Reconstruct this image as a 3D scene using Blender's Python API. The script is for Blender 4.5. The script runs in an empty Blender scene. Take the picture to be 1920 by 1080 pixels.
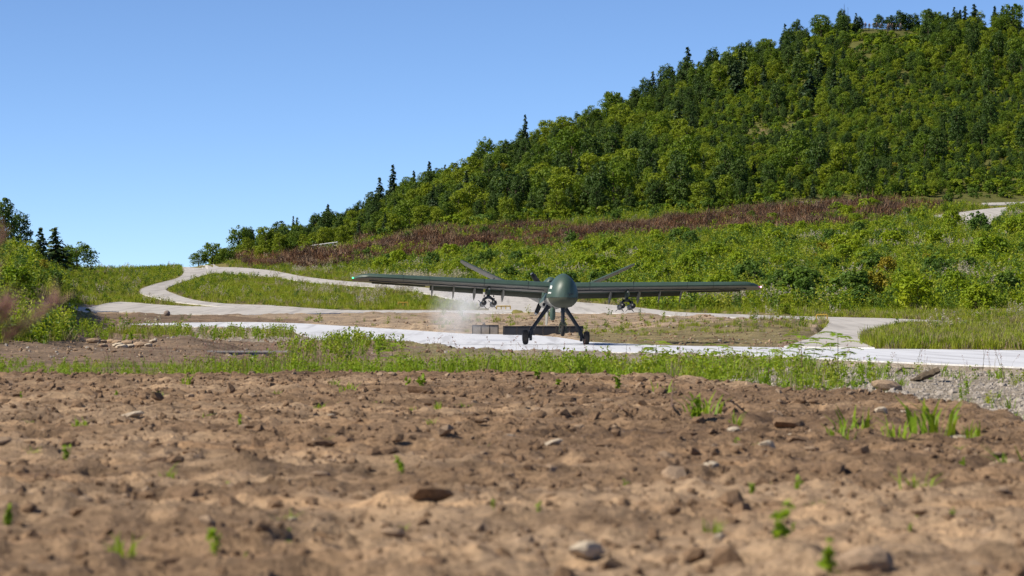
import bpy, bmesh, math, random
import numpy as np
from mathutils import Vector, Matrix, Euler
rnd = random.Random(11)
R = np.random.default_rng(11)
S = bpy.context.scene
C = S.collection
rad = math.radians

# ------------------------------------------------------------------ camera, sky, sun, exposure
F = 5333.0          # focal length in photograph pixels (100 mm on a 36 mm sensor, 1920 px)
YH = 601.0          # row of the true horizon
H = 0.86            # eye height above the strip
cam_d = bpy.data.cameras.new('camera')
cam = bpy.data.objects.new('camera', cam_d)
C.objects.link(cam)
S.camera = cam
cam.location = (0, 0, H)
cam.rotation_euler = (rad(90), 0, 0)
cam_d.sensor_width = 36.0
cam_d.lens = F / 1920 * 36
cam_d.shift_y = (YH - 540) / 1920
cam_d.clip_start = 0.3
cam_d.clip_end = 9000
cam_d.dof.use_dof = True
cam_d.dof.focus_distance = 97
cam_d.dof.aperture_fstop = 5.0

SUN_EL, SUN_AZ = 42.0, 252.0        # compass degrees clockwise from +Y (the view direction)
w = bpy.data.worlds.new('World')
S.world = w
w.use_nodes = True
wn = w.node_tree
sky = wn.nodes.new('ShaderNodeTexSky')
sky.sky_type = 'NISHITA'
sky.sun_disc = False
sky.sun_elevation = rad(SUN_EL)
sky.sun_rotation = rad(SUN_AZ)
sky.altitude = 1500
sky.air_density = 0.5
sky.dust_density = 0.0
sky.ozone_density = 5.0
bg = wn.nodes['Background']
bg.inputs['Strength'].default_value = 0.113
wn.links.new(sky.outputs[0], bg.inputs[0])
sl = bpy.data.lights.new('sun', 'SUN')
sl.energy = 5.0
sl.angle = rad(0.53)
sl.color = (1.0, 0.92, 0.78)
so = bpy.data.objects.new('sun', sl)
C.objects.link(so)
sd = Vector((math.sin(rad(SUN_AZ)) * math.cos(rad(SUN_EL)), math.cos(rad(SUN_AZ)) * math.cos(rad(SUN_EL)), math.sin(rad(SUN_EL))))
so.rotation_euler = sd.to_track_quat('Z', 'Y').to_euler()
so.location = (-40, -20, 60)
S.view_settings.view_transform = 'Standard'
S.view_settings.look = 'None'
S.view_settings.gamma = 1
S.view_settings.use_curve_mapping = False
S.view_settings.exposure = 0.52
S.render.engine = 'CYCLES'
S.cycles.use_denoising = True
S.cycles.max_bounces = 6
S.cycles.transparent_max_bounces = 8
S.cycles.volume_bounces = 1

# ------------------------------------------------------------------ helpers
def tag(o, label=None, cat=None, group=None, kind=None):
    if label: o['label'] = label
    if cat: o['category'] = cat
    if group: o['group'] = group
    if kind: o['kind'] = kind
    return o

def empty(name, loc=(0, 0, 0), rz=0.0):
    o = bpy.data.objects.new(name, None)
    C.objects.link(o)
    o.location = loc
    o.rotation_euler = (0, 0, rz)
    o.empty_display_size = 0.1
    return o

def link(name, me, parent=None):
    o = bpy.data.objects.new(name, me)
    C.objects.link(o)
    if parent: o.parent = parent
    return o

def np_mesh(name, V, Fq, mats=None, smooth=False, midx=None, attr=None):
    """fast mesh from an (n,3) array and an (m,k) face array of constant k"""
    V = np.asarray(V, dtype=np.float32); Fq = np.asarray(Fq, dtype=np.int32)
    me = bpy.data.meshes.new(name)
    k = Fq.shape[1]
    me.vertices.add(len(V)); me.vertices.foreach_set('co', V.ravel())
    me.loops.add(Fq.size); me.loops.foreach_set('vertex_index', Fq.ravel())
    me.polygons.add(len(Fq))
    me.polygons.foreach_set('loop_start', np.arange(0, Fq.size, k, dtype=np.int32))
    me.polygons.foreach_set('loop_total', np.full(len(Fq), k, dtype=np.int32))
    if midx is not None: me.polygons.foreach_set('material_index', np.asarray(midx, dtype=np.int32))
    me.polygons.foreach_set('use_smooth', np.full(len(Fq), smooth, dtype=bool))
    for m in (mats or []): me.materials.append(m)
    if attr is not None:
        a = me.color_attributes.new('tint', 'FLOAT_COLOR', 'POINT')
        a.data.foreach_set('color', np.asarray(attr, dtype=np.float32).ravel())
    me.update(calc_edges=True)
    me.validate()
    return me

class MB:
    """collects shapes and builds them as ONE mesh object"""
    def __init__(s): s.v = []; s.f = []
    def add(s, vs, fs):
        n = len(s.v); s.v += [tuple(p) for p in vs]; s.f += [tuple(i + n for i in f) for f in fs]; return s
    def box(s, c, d, rot=None):
        m = (rot or Euler((0, 0, 0))).to_matrix(); c = Vector(c)
        vs = [c + m @ Vector((x * d[0] / 2, y * d[1] / 2, z * d[2] / 2)) for x in (-1, 1) for y in (-1, 1) for z in (-1, 1)]
        return s.add(vs, [(0, 1, 3, 2), (4, 6, 7, 5), (0, 4, 5, 1), (2, 3, 7, 6), (0, 2, 6, 4), (1, 5, 7, 3)])
    def tube(s, pts, rs, n=8, sx=1.0):
        pts = [Vector(p) for p in pts]
        if not isinstance(rs, (list, tuple)): rs = [rs] * len(pts)
        vs = []; ref = None
        for i, p in enumerate(pts):
            d = (pts[min(i + 1, len(pts) - 1)] - pts[max(i - 1, 0)]).normalized()
            if ref is None: ref = Vector((1, 0, 0)) if abs(d.x) < .8 else Vector((0, 0, 1))
            a = (ref - d * ref.dot(d)).normalized(); b = d.cross(a); ref = a
            for k in range(n):
                t = 2 * math.pi * k / n
                vs.append(p + a * (math.cos(t) * rs[i] * sx) + b * (math.sin(t) * rs[i]))
        m = len(pts)
        fs = [(i * n + k, i * n + (k + 1) % n, (i + 1) * n + (k + 1) % n, (i + 1) * n + k) for i in range(m - 1) for k in range(n)]
        fs += [tuple(range(n))[::-1], tuple((m - 1) * n + k for k in range(n))]
        return s.add(vs, fs)
    def loft(s, rings, cap=True):
        n = len(rings[0]); vs = [p for r in rings for p in r]
        fs = [(i * n + k, i * n + (k + 1) % n, (i + 1) * n + (k + 1) % n, (i + 1) * n + k) for i in range(len(rings) - 1) for k in range(n)]
        if cap: fs += [tuple(range(n))[::-1], tuple((len(rings) - 1) * n + k for k in range(n))]
        return s.add(vs, fs)
    def ball(s, c, r, nu=12, nv=8):
        c = Vector(c); r = r if isinstance(r, (list, tuple)) else (r, r, r); rings = []
        for j in range(1, nv):
            t = math.pi * j / nv
            rings.append([c + Vector((r[0] * math.sin(t) * math.cos(2 * math.pi * k / nu), r[1] * math.sin(t) * math.sin(2 * math.pi * k / nu), r[2] * math.cos(t))) for k in range(nu)])
        n = len(s.v); s.loft(rings, cap=False)
        a = len(s.v); s.v += [tuple(c + Vector((0, 0, r[2]))), tuple(c - Vector((0, 0, r[2])))]
        for k in range(nu):
            s.f.append((a, n + k, n + (k + 1) % nu)); b = n + (nv - 2) * nu
            s.f.append((a + 1, b + (k + 1) % nu, b + k))
        return s
    def lathe(s, c, axis, prof, n=20):
        """prof: (along, radius)"""
        c = Vector(c); d = Vector(axis).normalized(); a = d.orthogonal().normalized(); b = d.cross(a)
        return s.loft([[c + d * h + a * (r * math.cos(2 * math.pi * k / n)) + b * (r * math.sin(2 * math.pi * k / n)) for k in range(n)] for h, r in prof])
    def mesh(s, name, mat, smooth=False, angle=35):
        me = bpy.data.meshes.new(name); me.from_pydata(s.v, [], s.f)
        bm = bmesh.new(); bm.from_mesh(me); bmesh.ops.recalc_face_normals(bm, faces=bm.faces)
        if smooth:
            for f in bm.faces: f.smooth = True
            for e in bm.edges:
                if len(e.link_faces) == 2 and e.calc_face_angle(0) > rad(angle): e.smooth = False
        bm.to_mesh(me); bm.free()
        me.materials.append(mat); return me
    def build(s, name, mat, parent=None, smooth=False, angle=35):
        return link(name, s.mesh(name, mat, smooth, angle), parent)

def copy_tree(o, parent=None):
    c = o.copy(); C.objects.link(c)
    if parent: c.parent = parent
    for ch in o.children: copy_tree(ch, c)
    return c

# gradient noise in numpy
_P = np.random.default_rng(5).permutation(256); _P = np.concatenate([_P, _P])
_G = np.stack([np.cos(np.arange(256) * 2.399), np.sin(np.arange(256) * 2.399)], 1)
def perlin(x, y):
    xi = np.floor(x).astype(int); yi = np.floor(y).astype(int); xf = x - xi; yf = y - yi
    u = xf * xf * xf * (xf * (xf * 6 - 15) + 10); v = yf * yf * yf * (yf * (yf * 6 - 15) + 10)
    def g(a, b, dx, dy):
        h = _P[_P[a & 255] + (b & 255)]; return _G[h, 0] * dx + _G[h, 1] * dy
    n00 = g(xi, yi, xf, yf); n10 = g(xi + 1, yi, xf - 1, yf); n01 = g(xi, yi + 1, xf, yf - 1); n11 = g(xi + 1, yi + 1, xf - 1, yf - 1)
    return (n00 * (1 - u) + n10 * u) * (1 - v) + (n01 * (1 - u) + n11 * u) * v
def fbm(x, y, o=4, g=.5):
    s = 0; a = 1.0
    for i in range(o): s = s + a * perlin(x + 17.3 * i, y - 9.1 * i); x = x * 2.03; y = y * 2.03; a *= g
    return s
def sstep(a, b, x):
    t = np.clip((x - a) / (b - a), 0, 1); return t * t * (3 - 2 * t)
def inpoly(px, py, poly):
    r = np.zeros(np.shape(px), bool); n = len(poly)
    for i in range(n):
        x0, y0 = poly[i]; x1, y1 = poly[(i + 1) % n]
        if y0 == y1: continue
        c = ((y0 > py) != (y1 > py)) & (px < (x1 - x0) * (py - y0) / (y1 - y0) + x0)
        r ^= c
    return r

# ------------------------------------------------------------------ materials
def nodes(name):
    m = bpy.data.materials.new(name); m.use_nodes = True
    nt = m.node_tree; return m, nt, nt.nodes['Principled BSDF']
def N(nt, t, **kw):
    n = nt.nodes.new(t)
    for k, v in kw.items(): setattr(n, k, v)
    return n
def noise(nt, vec, scale, detail=4, rough=.6):
    n = N(nt, 'ShaderNodeTexNoise'); n.inputs['Scale'].default_value = scale; n.inputs['Detail'].default_value = detail; n.inputs['Roughness'].default_value = rough
    if vec is not None: nt.links.new(vec, n.inputs['Vector'])
    return n
def ramp(nt, fac, stops):
    r = N(nt, 'ShaderNodeValToRGB'); e = r.color_ramp.elements
    while len(e) < len(stops): e.new(.5)
    for i, (p, c) in enumerate(stops): e[i].position = p; e[i].color = (*c, 1) if len(c) == 3 else c
    nt.links.new(fac, r.inputs[0]); return r
def mixc(nt, a, b, fac, mode='MIX'):
    n = N(nt, 'ShaderNodeMix', data_type='RGBA', blend_type=mode)
    for s, v in ((0, fac), (6, a), (7, b)):
        if hasattr(v, 'is_linked') or hasattr(v, 'links'): nt.links.new(v, n.inputs[s])
        elif s == 0: n.inputs[s].default_value = v
        else: n.inputs[s].default_value = (*v, 1)
    return n.outputs[2]
def bump(nt, b, h, strength, dist):
    n = N(nt, 'ShaderNodeBump'); n.inputs['Strength'].default_value = strength; n.inputs['Distance'].default_value = dist
    nt.links.new(h, n.inputs['Height']); nt.links.new(n.outputs[0], b.inputs['Normal'])

def mat_plain(name, col, rough=.6, metal=0.0, var=.25, scale=6.0, spec=.5, bmp=0.0):
    m, nt, b = nodes(name)
    tc = N(nt, 'ShaderNodeTexCoord')
    n = noise(nt, tc.outputs['Object'], scale, 5)
    lo = tuple(c * (1 - var) for c in col); hi = tuple(min(1, c * (1 + var)) for c in col)
    r = ramp(nt, n.outputs[0], [(.3, lo), (.7, hi)])
    nt.links.new(r.outputs[0], b.inputs['Base Color'])
    b.inputs['Roughness'].default_value = rough; b.inputs['Metallic'].default_value = metal
    b.inputs['Specular IOR Level'].default_value = spec
    if bmp: bump(nt, b, n.outputs[0], .5, bmp)
    return m

def mat_leaf(name, c1, c2, c3=None, scale=.5, transl=.28):
    """foliage: colour varies from plant to plant and from clump to clump"""
    m, nt, b = nodes(name)
    oi = N(nt, 'ShaderNodeObjectInfo'); tc = N(nt, 'ShaderNodeTexCoord')
    n = noise(nt, tc.outputs['Object'], scale, 4, .7)
    a = mixc(nt, c1, c2, oi.outputs['Random'])
    rr = ramp(nt, n.outputs[0], [(.42, (0, 0, 0)), (.68, (1, 1, 1))])
    c = mixc(nt, a, c3 or c2, rr.outputs[0])
    nt.links.new(c, b.inputs['Base Color'])
    b.inputs['Roughness'].default_value = .55; b.inputs['Specular IOR Level'].default_value = .25
    t = N(nt, 'ShaderNodeBsdfTranslucent'); nt.links.new(c, t.inputs[0])
    mx = N(nt, 'ShaderNodeMixShader'); mx.inputs[0].default_value = transl
    nt.links.new(b.outputs[0], mx.inputs[1]); nt.links.new(t.outputs[0], mx.inputs[2])
    nt.links.new(mx.outputs[0], nt.nodes['Material Output'].inputs[0])
    return m

def mat_ground():
    m, nt, b = nodes('earth')
    at = N(nt, 'ShaderNodeVertexColor', layer_name='tint'); tc = N(nt, 'ShaderNodeTexCoord'); P = tc.outputs['Object']
    mp = N(nt, 'ShaderNodeMapping'); mp.inputs['Scale'].default_value = (.35, 1, 1); nt.links.new(P, mp.inputs[0])
    n1 = noise(nt, mp.outputs[0], 1.3, 6, .65); n2 = noise(nt, P, 14, 5, .7); n3 = noise(nt, P, 70, 3, .6)
    c = mixc(nt, at.outputs[0], ramp(nt, n1.outputs[0], [(.34, (.52, .50, .49)), (.52, (1, 1, 1)), (.68, (1.34, 1.27, 1.18))]).outputs[0], 1.0, 'MULTIPLY')
    c = mixc(nt, c, ramp(nt, n2.outputs[0], [(.33, (.48, .44, .42)), (.5, (1, 1, 1)), (.7, (1.3, 1.27, 1.24))]).outputs[0], 1.0, 'MULTIPLY')
    c = mixc(nt, c, ramp(nt, n3.outputs[0], [(.3, (.75, .74, .73)), (.6, (1.1, 1.1, 1.1))]).outputs[0], 1.0, 'MULTIPLY')
    nt.links.new(c, b.inputs['Base Color']); b.inputs['Roughness'].default_value = .95; b.inputs['Specular IOR Level'].default_value = .15
    ad = N(nt, 'ShaderNodeMath', operation='MULTIPLY_ADD'); ad.inputs[1].default_value = .4
    nt.links.new(n3.outputs[0], ad.inputs[0]); nt.links.new(n2.outputs[0], ad.inputs[2])
    bump(nt, b, ad.outputs[0], .8, .05)
    return m

def mat_paving(name, col, streak, var=.12):
    m, nt, b = nodes(name)
    tc = N(nt, 'ShaderNodeTexCoord'); P = tc.outputs['Object']
    n1 = noise(nt, P, .35, 5, .6); n2 = noise(nt, P, 9, 5, .7)
    mp = N(nt, 'ShaderNodeMapping'); mp.inputs['Scale'].default_value = (1.6, .05, 1); mp.inputs['Rotation'].default_value = (0, 0, streak); nt.links.new(P, mp.inputs[0])
    n3 = noise(nt, mp.outputs[0], 1.2, 4, .6)
    lo = tuple(c * (1 - var) for c in col)
    c = ramp(nt, n1.outputs[0], [(.35, lo), (.65, col)]).outputs[0]
    c = mixc(nt, c, ramp(nt, n2.outputs[0], [(.3, (.86, .85, .84)), (.6, (1, 1, 1))]).outputs[0], .8, 'MULTIPLY')
    c = mixc(nt, c, ramp(nt, n3.outputs[0], [(.36, (.66, .65, .65)), (.5, (1, 1, 1))]).outputs[0], .7, 'MULTIPLY')
    nt.links.new(c, b.inputs['Base Color']); b.inputs['Roughness'].default_value = .85; b.inputs['Specular IOR Level'].default_value = .2
    bump(nt, b, n2.outputs[0], .3, .01)
    return m

M = {}
M['earth'] = mat_ground()
M['strip'] = mat_paving('strip_sheet', (.57, .585, .63), rad(12), .08)
M['concrete'] = mat_paving('concrete', (.46, .435, .41), rad(30), .16)
M['slab'] = mat_plain('slab_edge', (.52, .51, .50), .9, 0, .2, 4)
M['stone'] = mat_plain('stone', (.28, .20, .135), .9, 0, .35, 7, .15, .02)
M['stone_pale'] = mat_plain('pale_stone', (.42, .35, .265), .9, 0, .25, 7, .2, .02)
M['clod'] = mat_plain('clod', (.17, .11, .068), .95, 0, .35, 5, .1, .02)
M['gravel'] = mat_plain('gravel', (.30, .265, .23), .9, 0, .3, 2, .2)
M['twig'] = mat_plain('dry_wood', (.16, .10, .065), .9, 0, .3, 12, .2)
M['bark'] = mat_plain('bark', (.09, .07, .05), .95, 0, .3, 5, .1)
M['broad'] = mat_leaf('broadleaf', (.115, .185, .009), (.058, .115, .010), (.165, .220, .011), .35, .34)
M['yellow'] = mat_leaf('yellow_leaf', (.20, .255, .010), (.14, .20, .010), (.25, .285, .012), .35, .34)
M['deep'] = mat_leaf('deep_leaf', (.035, .075, .012), (.055, .10, .012), (.075, .12, .012), .35, .22)
M['needle'] = mat_leaf('needles', (0.027, 0.056, .022), (0.044, 0.075, .022), (0.056, 0.088, .02), .5, .15)
M['shrub'] = mat_leaf('shrub_leaf', (.25, .330, .010), (.145, .235, .010), (.33, .370, .012), 1.0, .38)
M['shrub_dark'] = mat_leaf('dark_shrub_leaf', (.055, .12, .016), (.09, .16, .016), (.12, .18, .018), 1.2, .3)
M['autumn'] = mat_leaf('turning_leaf', (.30, .23, .014), (.25, .23, .014), (.20, .21, .016), 1.2)
M['dead'] = mat_leaf('dead_leaf', (.20, .088, .036), (.11, .058, .028), (.26, .135, .06), 1.0, .1)
M['meadow'] = mat_leaf('meadow_grass', (.27, .31, .020), (.19, .25, .016), (.36, .345, .045), 1.0, .4)
M['straw'] = mat_leaf('straw_grass', (.30, .24, .13), (.22, .19, .08), (.36, .29, .19), 1.0)
M['fresh'] = mat_leaf('fresh_grass', (.22, .34, .016), (.17, .28, .016), (.32, .38, .022), 2.0, .45)
M['plume'] = mat_leaf('plume', (.50, .36, .30), (.42, .28, .22), (.58, .45, .38), 3.0, .4)
M['plume_red'] = mat_leaf('red_plume', (.30, .155, .12), (.24, .12, .09), (.40, .25, .21), 3.0, .35)
M['dead_pale'] = mat_leaf('dead_pale', (.25, .17, .10), (.18, .12, .075), (.32, .22, .135), 1.0, .1)
M['dead_grey'] = mat_leaf('dead_grey', (.085, .048, .03), (.06, .038, .027), (.12, .072, .045), 1.0, .1)
M['plume_pale'] = mat_leaf('pale_plume', (.48, .43, .31), (.40, .36, .25), (.55, .50, .39), 3.0, .4)
# ------------------------------------------------------------------ terrain
def zpy(Y, py): return H + (YH - py) / F * Y
_prof = {   # bearing (as the photograph's column) : (distance, 'z' or row of the ground there)
 -900: [(60, 'z0'), (72, 'z.05'), (80, 640), (92, 560), (106, 490), (125, 455), (200, 448), (300, 440), (400, 455), (700, 530)],
 0: [(60, 'z0'), (74, 'z.05'), (84, 640), (98, 575), (114, 518), (135, 480), (200, 460), (300, 445), (400, 460), (700, 530)],
 75: [(60, 'z0'), (80, 'z.05'), (92, 625), (104, 575), (118, 530), (135, 508), (200, 500), (260, 490), (320, 492), (420, 520), (700, 560)],
 150: [(70, 'z0'), (105, 'z.05'), (140, 603), (165, 585), (185, 571), (200, 562), (235, 533), (265, 513), (290, 510), (330, 516), (420, 540), (800, 575)],
 240: [(80, 'z0'), (110, 'z.05'), (140, 'z.55'), (165, 588), (185, 575), (203, 564), (235, 538), (270, 514), (295, 508), (335, 510), (400, 520), (800, 575)],
 330: [(100, 'z0'), (140, 'z.45'), (165, 590), (185, 578), (205, 565), (235, 545), (280, 523), (335, 503), (360, 501), (400, 507), (500, 530), (900, 575)],
 500: [(100, 'z0'), (140, 'z.5'), (165, 590), (185, 577), (215, 560), (255, 540), (300, 520), (340, 506), (362, 489), (380, 482), (420, 478), (470, 474), (540, 485), (800, 540)],
 700: [(100, 'z0'), (140, 'z.4'), (165, 590), (180, 582), (200, 570), (240, 545), (280, 525), (325, 503), (350, 472), (372, 455), (385, 452), (450, 435), (540, 405), (600, 402), (700, 430), (1000, 500)],
 850: [(105, 'z0'), (135, 'z.3'), (158, 594), (180, 582), (200, 569), (240, 543), (280, 517), (330, 492), (345, 472), (376, 428), (388, 426), (450, 400), (540, 358), (610, 345), (700, 362), (900, 420)],
 1000: [(110, 'z0'), (130, 'z.2'), (150, 600), (165, 590), (180, 582), (200, 568), (240, 540), (280, 510), (330, 475), (345, 460), (375, 424), (388, 420), (400, 412), (480, 366), (560, 312), (620, 286), (660, 290), (800, 345)],
 1300: [(95, 'z0'), (110, 'z.05'), (135, 610), (150, 596), (160, 592), (170, 586), (200, 560), (250, 515), (300, 470), (345, 435), (375, 404), (390, 400), (450, 345), (540, 240), (600, 178), (650, 160), (700, 178), (900, 250)],
 1600: [(85, 'z0'), (100, 'z.05'), (125, 625), (145, 604), (160, 597), (175, 581), (220, 530), (280, 470), (330, 430), (375, 385), (395, 380), (450, 310), (540, 198), (600, 108), (640, 54), (660, 51), (700, 60), (900, 150)],
 1920: [(75, 'z0'), (95, 'z.1'), (115, 630), (140, 608), (160, 592), (175, 576), (220, 525), (280, 460), (330, 418), (375, 390), (395, 382), (450, 310), (540, 200), (600, 120), (660, 64), (720, 70), (900, 150)],
 2900: [(75, 'z0'), (95, 'z.1'), (115, 630), (140, 608), (160, 592), (175, 576), (220, 525), (280, 460), (330, 418), (375, 390), (395, 382), (450, 310), (540, 200), (600, 120), (660, 70), (720, 74), (900, 150)]}
_PX = np.arange(-900, 2901, 20.0)
_LY = np.linspace(math.log(20), math.log(6000), 420)
def _table():
    keys = sorted(_prof); Yg = np.exp(_LY); rows = []
    for k in keys:
        ys = [20]; zs = [0.0]
        for Y, p in _prof[k]:
            ys.append(Y); zs.append(float(p[1:]) if isinstance(p, str) else zpy(Y, p))
        ys += [2500, 6000]; zs += [-40, -90]
        rows.append(np.interp(Yg, ys, zs))
    rows = np.array(rows)
    T = np.array([np.interp(_PX, keys, rows[:, j]) for j in range(len(Yg))]).T      # [px, Y]
    k1 = np.array([1, 2, 3, 2, 1.]); k1 /= k1.sum()
    Tp = np.pad(T, ((2, 2), (0, 0)), 'edge'); T = sum(k1[i] * Tp[i:i + len(_PX)] for i in range(5))
    k2 = np.array([1, 3, 1.]); k2 /= k2.sum()
    Tp = np.pad(T, ((0, 0), (1, 1)), 'edge'); T = sum(k2[i] * Tp[:, i:i + len(Yg)] for i in range(3))
    return T
_T = _table()
def pix(X, Y, Z):
    Y = np.maximum(Y, .5); return 960 + F * X / Y, YH - F * (Z - H) / Y
def base_z(X, Y):
    X = np.asarray(X, float); Y = np.asarray(Y, float)
    Yc = np.maximum(Y, 20.0); px = np.clip(960 + F * X / Yc, -900, 2899.9)
    a = (px + 900) / 20; i = np.minimum(a.astype(int), len(_PX) - 2); a = a - i
    b = (np.log(Yc) - _LY[0]) / (_LY[1] - _LY[0]); j = np.clip(b.astype(int), 0, len(_LY) - 2); b = np.clip(b - j, 0, 1)
    return (_T[i, j] * (1 - a) + _T[i + 1, j] * a) * (1 - b) + (_T[i, j + 1] * (1 - a) + _T[i + 1, j + 1] * a) * b
_RY = np.exp(np.linspace(math.log(22), math.log(1500), 6000))
def unproject(px, py, off=0.0):
    """where the line of sight through a point of the photograph meets the smooth ground"""
    X = (px - 960) / F * _RY; Z = H + (YH - py) / F * _RY
    d = base_z(X, _RY) + off - Z
    k = np.argmax(d >= 0) if (d >= 0).any() else len(d) - 1
    if k == 0 : 
        Y = F * H / max(py - YH, 1); return ((px - 960) / F * Y, Y)
    t = d[k - 1] / (d[k - 1] - d[k] + 1e-9); t = min(max(t, 0), 1)
    Y = _RY[k - 1] * (1 - t) + _RY[k] * t
    return ((px - 960) / F * Y, Y)

# ------------------------------------------------------------------ roads and the landing strip: outlines on the ground
def strip_pts(rows, n=None, sub=4):
    """rows: ((px,py),(px,py)) pairs of left and right edge -> densely resampled pairs of ground points"""
    A = np.array([unproject(*a) for a, b in rows]); B = np.array([unproject(*b) for a, b in rows])
    t = np.arange(len(rows)); tt = np.linspace(0, len(rows) - 1, (len(rows) - 1) * sub + 1)
    f = lambda Q: np.stack([np.interp(tt, t, Q[:, 0]), np.interp(tt, t, Q[:, 1])], 1)
    A, B = f(A), f(B)
    for Q in (A, B):
        for _ in range(3): Q[1:-1] = (Q[:-2] + 2 * Q[1:-1] + Q[2:]) / 4
    return A, B
def fx(px, tab): return float(np.interp(px, [t[0] for t in tab], [t[1] for t in tab]))
RW_FAR = [(225, 608.2), (330, 606), (440, 604.5), (560, 607), (640, 612), (700, 615), (790, 621), (870, 627), (1000, 629), (1050, 634), (1110, 643), (1240, 649), (1500, 654), (1920, 659), (2600, 664)]
RW_NEAR = [(225, 609), (330, 612), (440, 616), (545, 621), (590, 638), (700, 640), (780, 642), (830, 650), (870, 658), (1100, 661), (1300, 665), (1500, 672), (1700, 682), (1920, 691), (2600, 725)]
rw_px = [225, 280, 330, 440, 545, 570, 590, 640, 700, 780, 830, 870, 930, 1000, 1050, 1110, 1170, 1240, 1370, 1500, 1700, 1920, 2200, 2600]
ROADS = {
 'runway': strip_pts([((p, fx(p, RW_FAR)), (p, fx(p, RW_NEAR))) for p in rw_px]),
 'low': strip_pts([((118, 562), (126, 571)), ((200, 563), (180, 582)), ((300, 573), (267, 588)), ((413, 577), (367, 590)), ((507, 573.5), (500, 591)), ((580, 579), (580, 589.5)), ((640, 583), (640, 588)), ((760, 583), (760, 587.5)), ((870, 584), (870, 588)), ((960, 582), (960, 589))]),
 'left': strip_pts([((322, 501.5), (430, 502.5)), ((340, 506), (417, 508)), ((346, 512), (385, 516)), ((335, 523), (360, 524)), ((285, 535), (322, 536)), ((258, 545), (307, 545)), ((266, 553), (330, 553)), ((290, 559), (345, 559)), ((325, 567), (385, 567.5)), ((380, 573), (440, 572)), ((440, 578), (520, 574))]),
 'right': strip_pts([((400, 501.5), (385, 512)), ((470, 503), (450, 514)), ((515, 508), (520, 520)), ((567, 520), (560, 528)), ((640, 528), (640, 535)), ((720, 533), (720, 540)), ((800, 541), (790, 549)), ((870, 547), (850, 562)), ((940, 552), (885, 573)), ((1000, 557), (930, 585)), ((1070, 567), (1010, 588)), ((1148, 573), (1130, 588)), ((1240, 583.5), (1230, 591)), ((1280, 588), (1275, 595)), ((1400, 592), (1400, 598.5)), ((1530, 596), (1520, 602)), ((1613, 597), (1600, 607)), ((1700, 600.5), (1700, 612)), ((1790, 605), (1790, 610)), ((1990, 612), (1990, 617))]),
 'branch': strip_pts([((1540, 599), (1700, 605)), ((1557, 604), (1690, 612)), ((1548, 615), (1640, 622)), ((1533, 628), (1616, 634)), ((1505, 641), (1618, 646)), ((1470, 653), (1640, 656))]),
 'bench': strip_pts([((960, 419), (960, 423)), ((1000, 420.5), (1000, 424)), ((1060, 424), (1060, 428)), ((1120, 428), (1120, 431))]),
 'upper': strip_pts([((1480, 379), (1480, 383)), ((1560, 377), (1560, 381)), ((1640, 379), (1640, 382))]),
 'bend': strip_pts([((1745, 405), (1765, 412)), ((1790, 400), (1795, 411)), ((1842, 393), (1822, 420)), ((1900, 388), (1850, 427))]),
 'top': strip_pts([((1840, 381), (1840, 385)), ((1880, 380), (1880, 385)), ((1990, 377), (1990, 383))])}
POLYS = {k: np.concatenate([A, B[::-1]]) for k, (A, B) in ROADS.items()}
def on_road(X, Y, grow=0.0):
    r = np.zeros(np.shape(X), bool)
    for k, P in POLYS.items():
        c = P
        if grow:
            A, B = ROADS[k]; d = B - A; L = np.linalg.norm(d, axis=1, keepdims=True) + 1e-6
            c = np.concatenate([A - d / L * grow, (B + d / L * grow)[::-1]])
        lo, hi = c.min(0), c.max(0)
        m = (X > lo[0]) & (X < hi[0]) & (Y > lo[1]) & (Y < hi[1])
        if m.any():
            q = np.zeros_like(r); q[m] = inpoly(X[m], Y[m], c); r |= q
    return r
SOIL_EDGE = [(-900, 706), (0, 706), (300, 709), (600, 706), (900, 703), (1000, 704), (1250, 713), (1500, 734), (1700, 750), (1850, 776), (1920, 795), (2300, 900), (2900, 1050)]
def soil_mask(X, Y):
    Yc = np.maximum(Y, 3); px = 960 + F * X / Yc; py = YH + F * H / Yc
    e = np.interp(px, [s[0] for s in SOIL_EDGE], [s[1] for s in SOIL_EDGE])
    Ye = F * H / (e - YH)
    return sstep(1.5, -1.5, Y - Ye + 1.4 * fbm(X * .5, Y * .3, 3))
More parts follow.
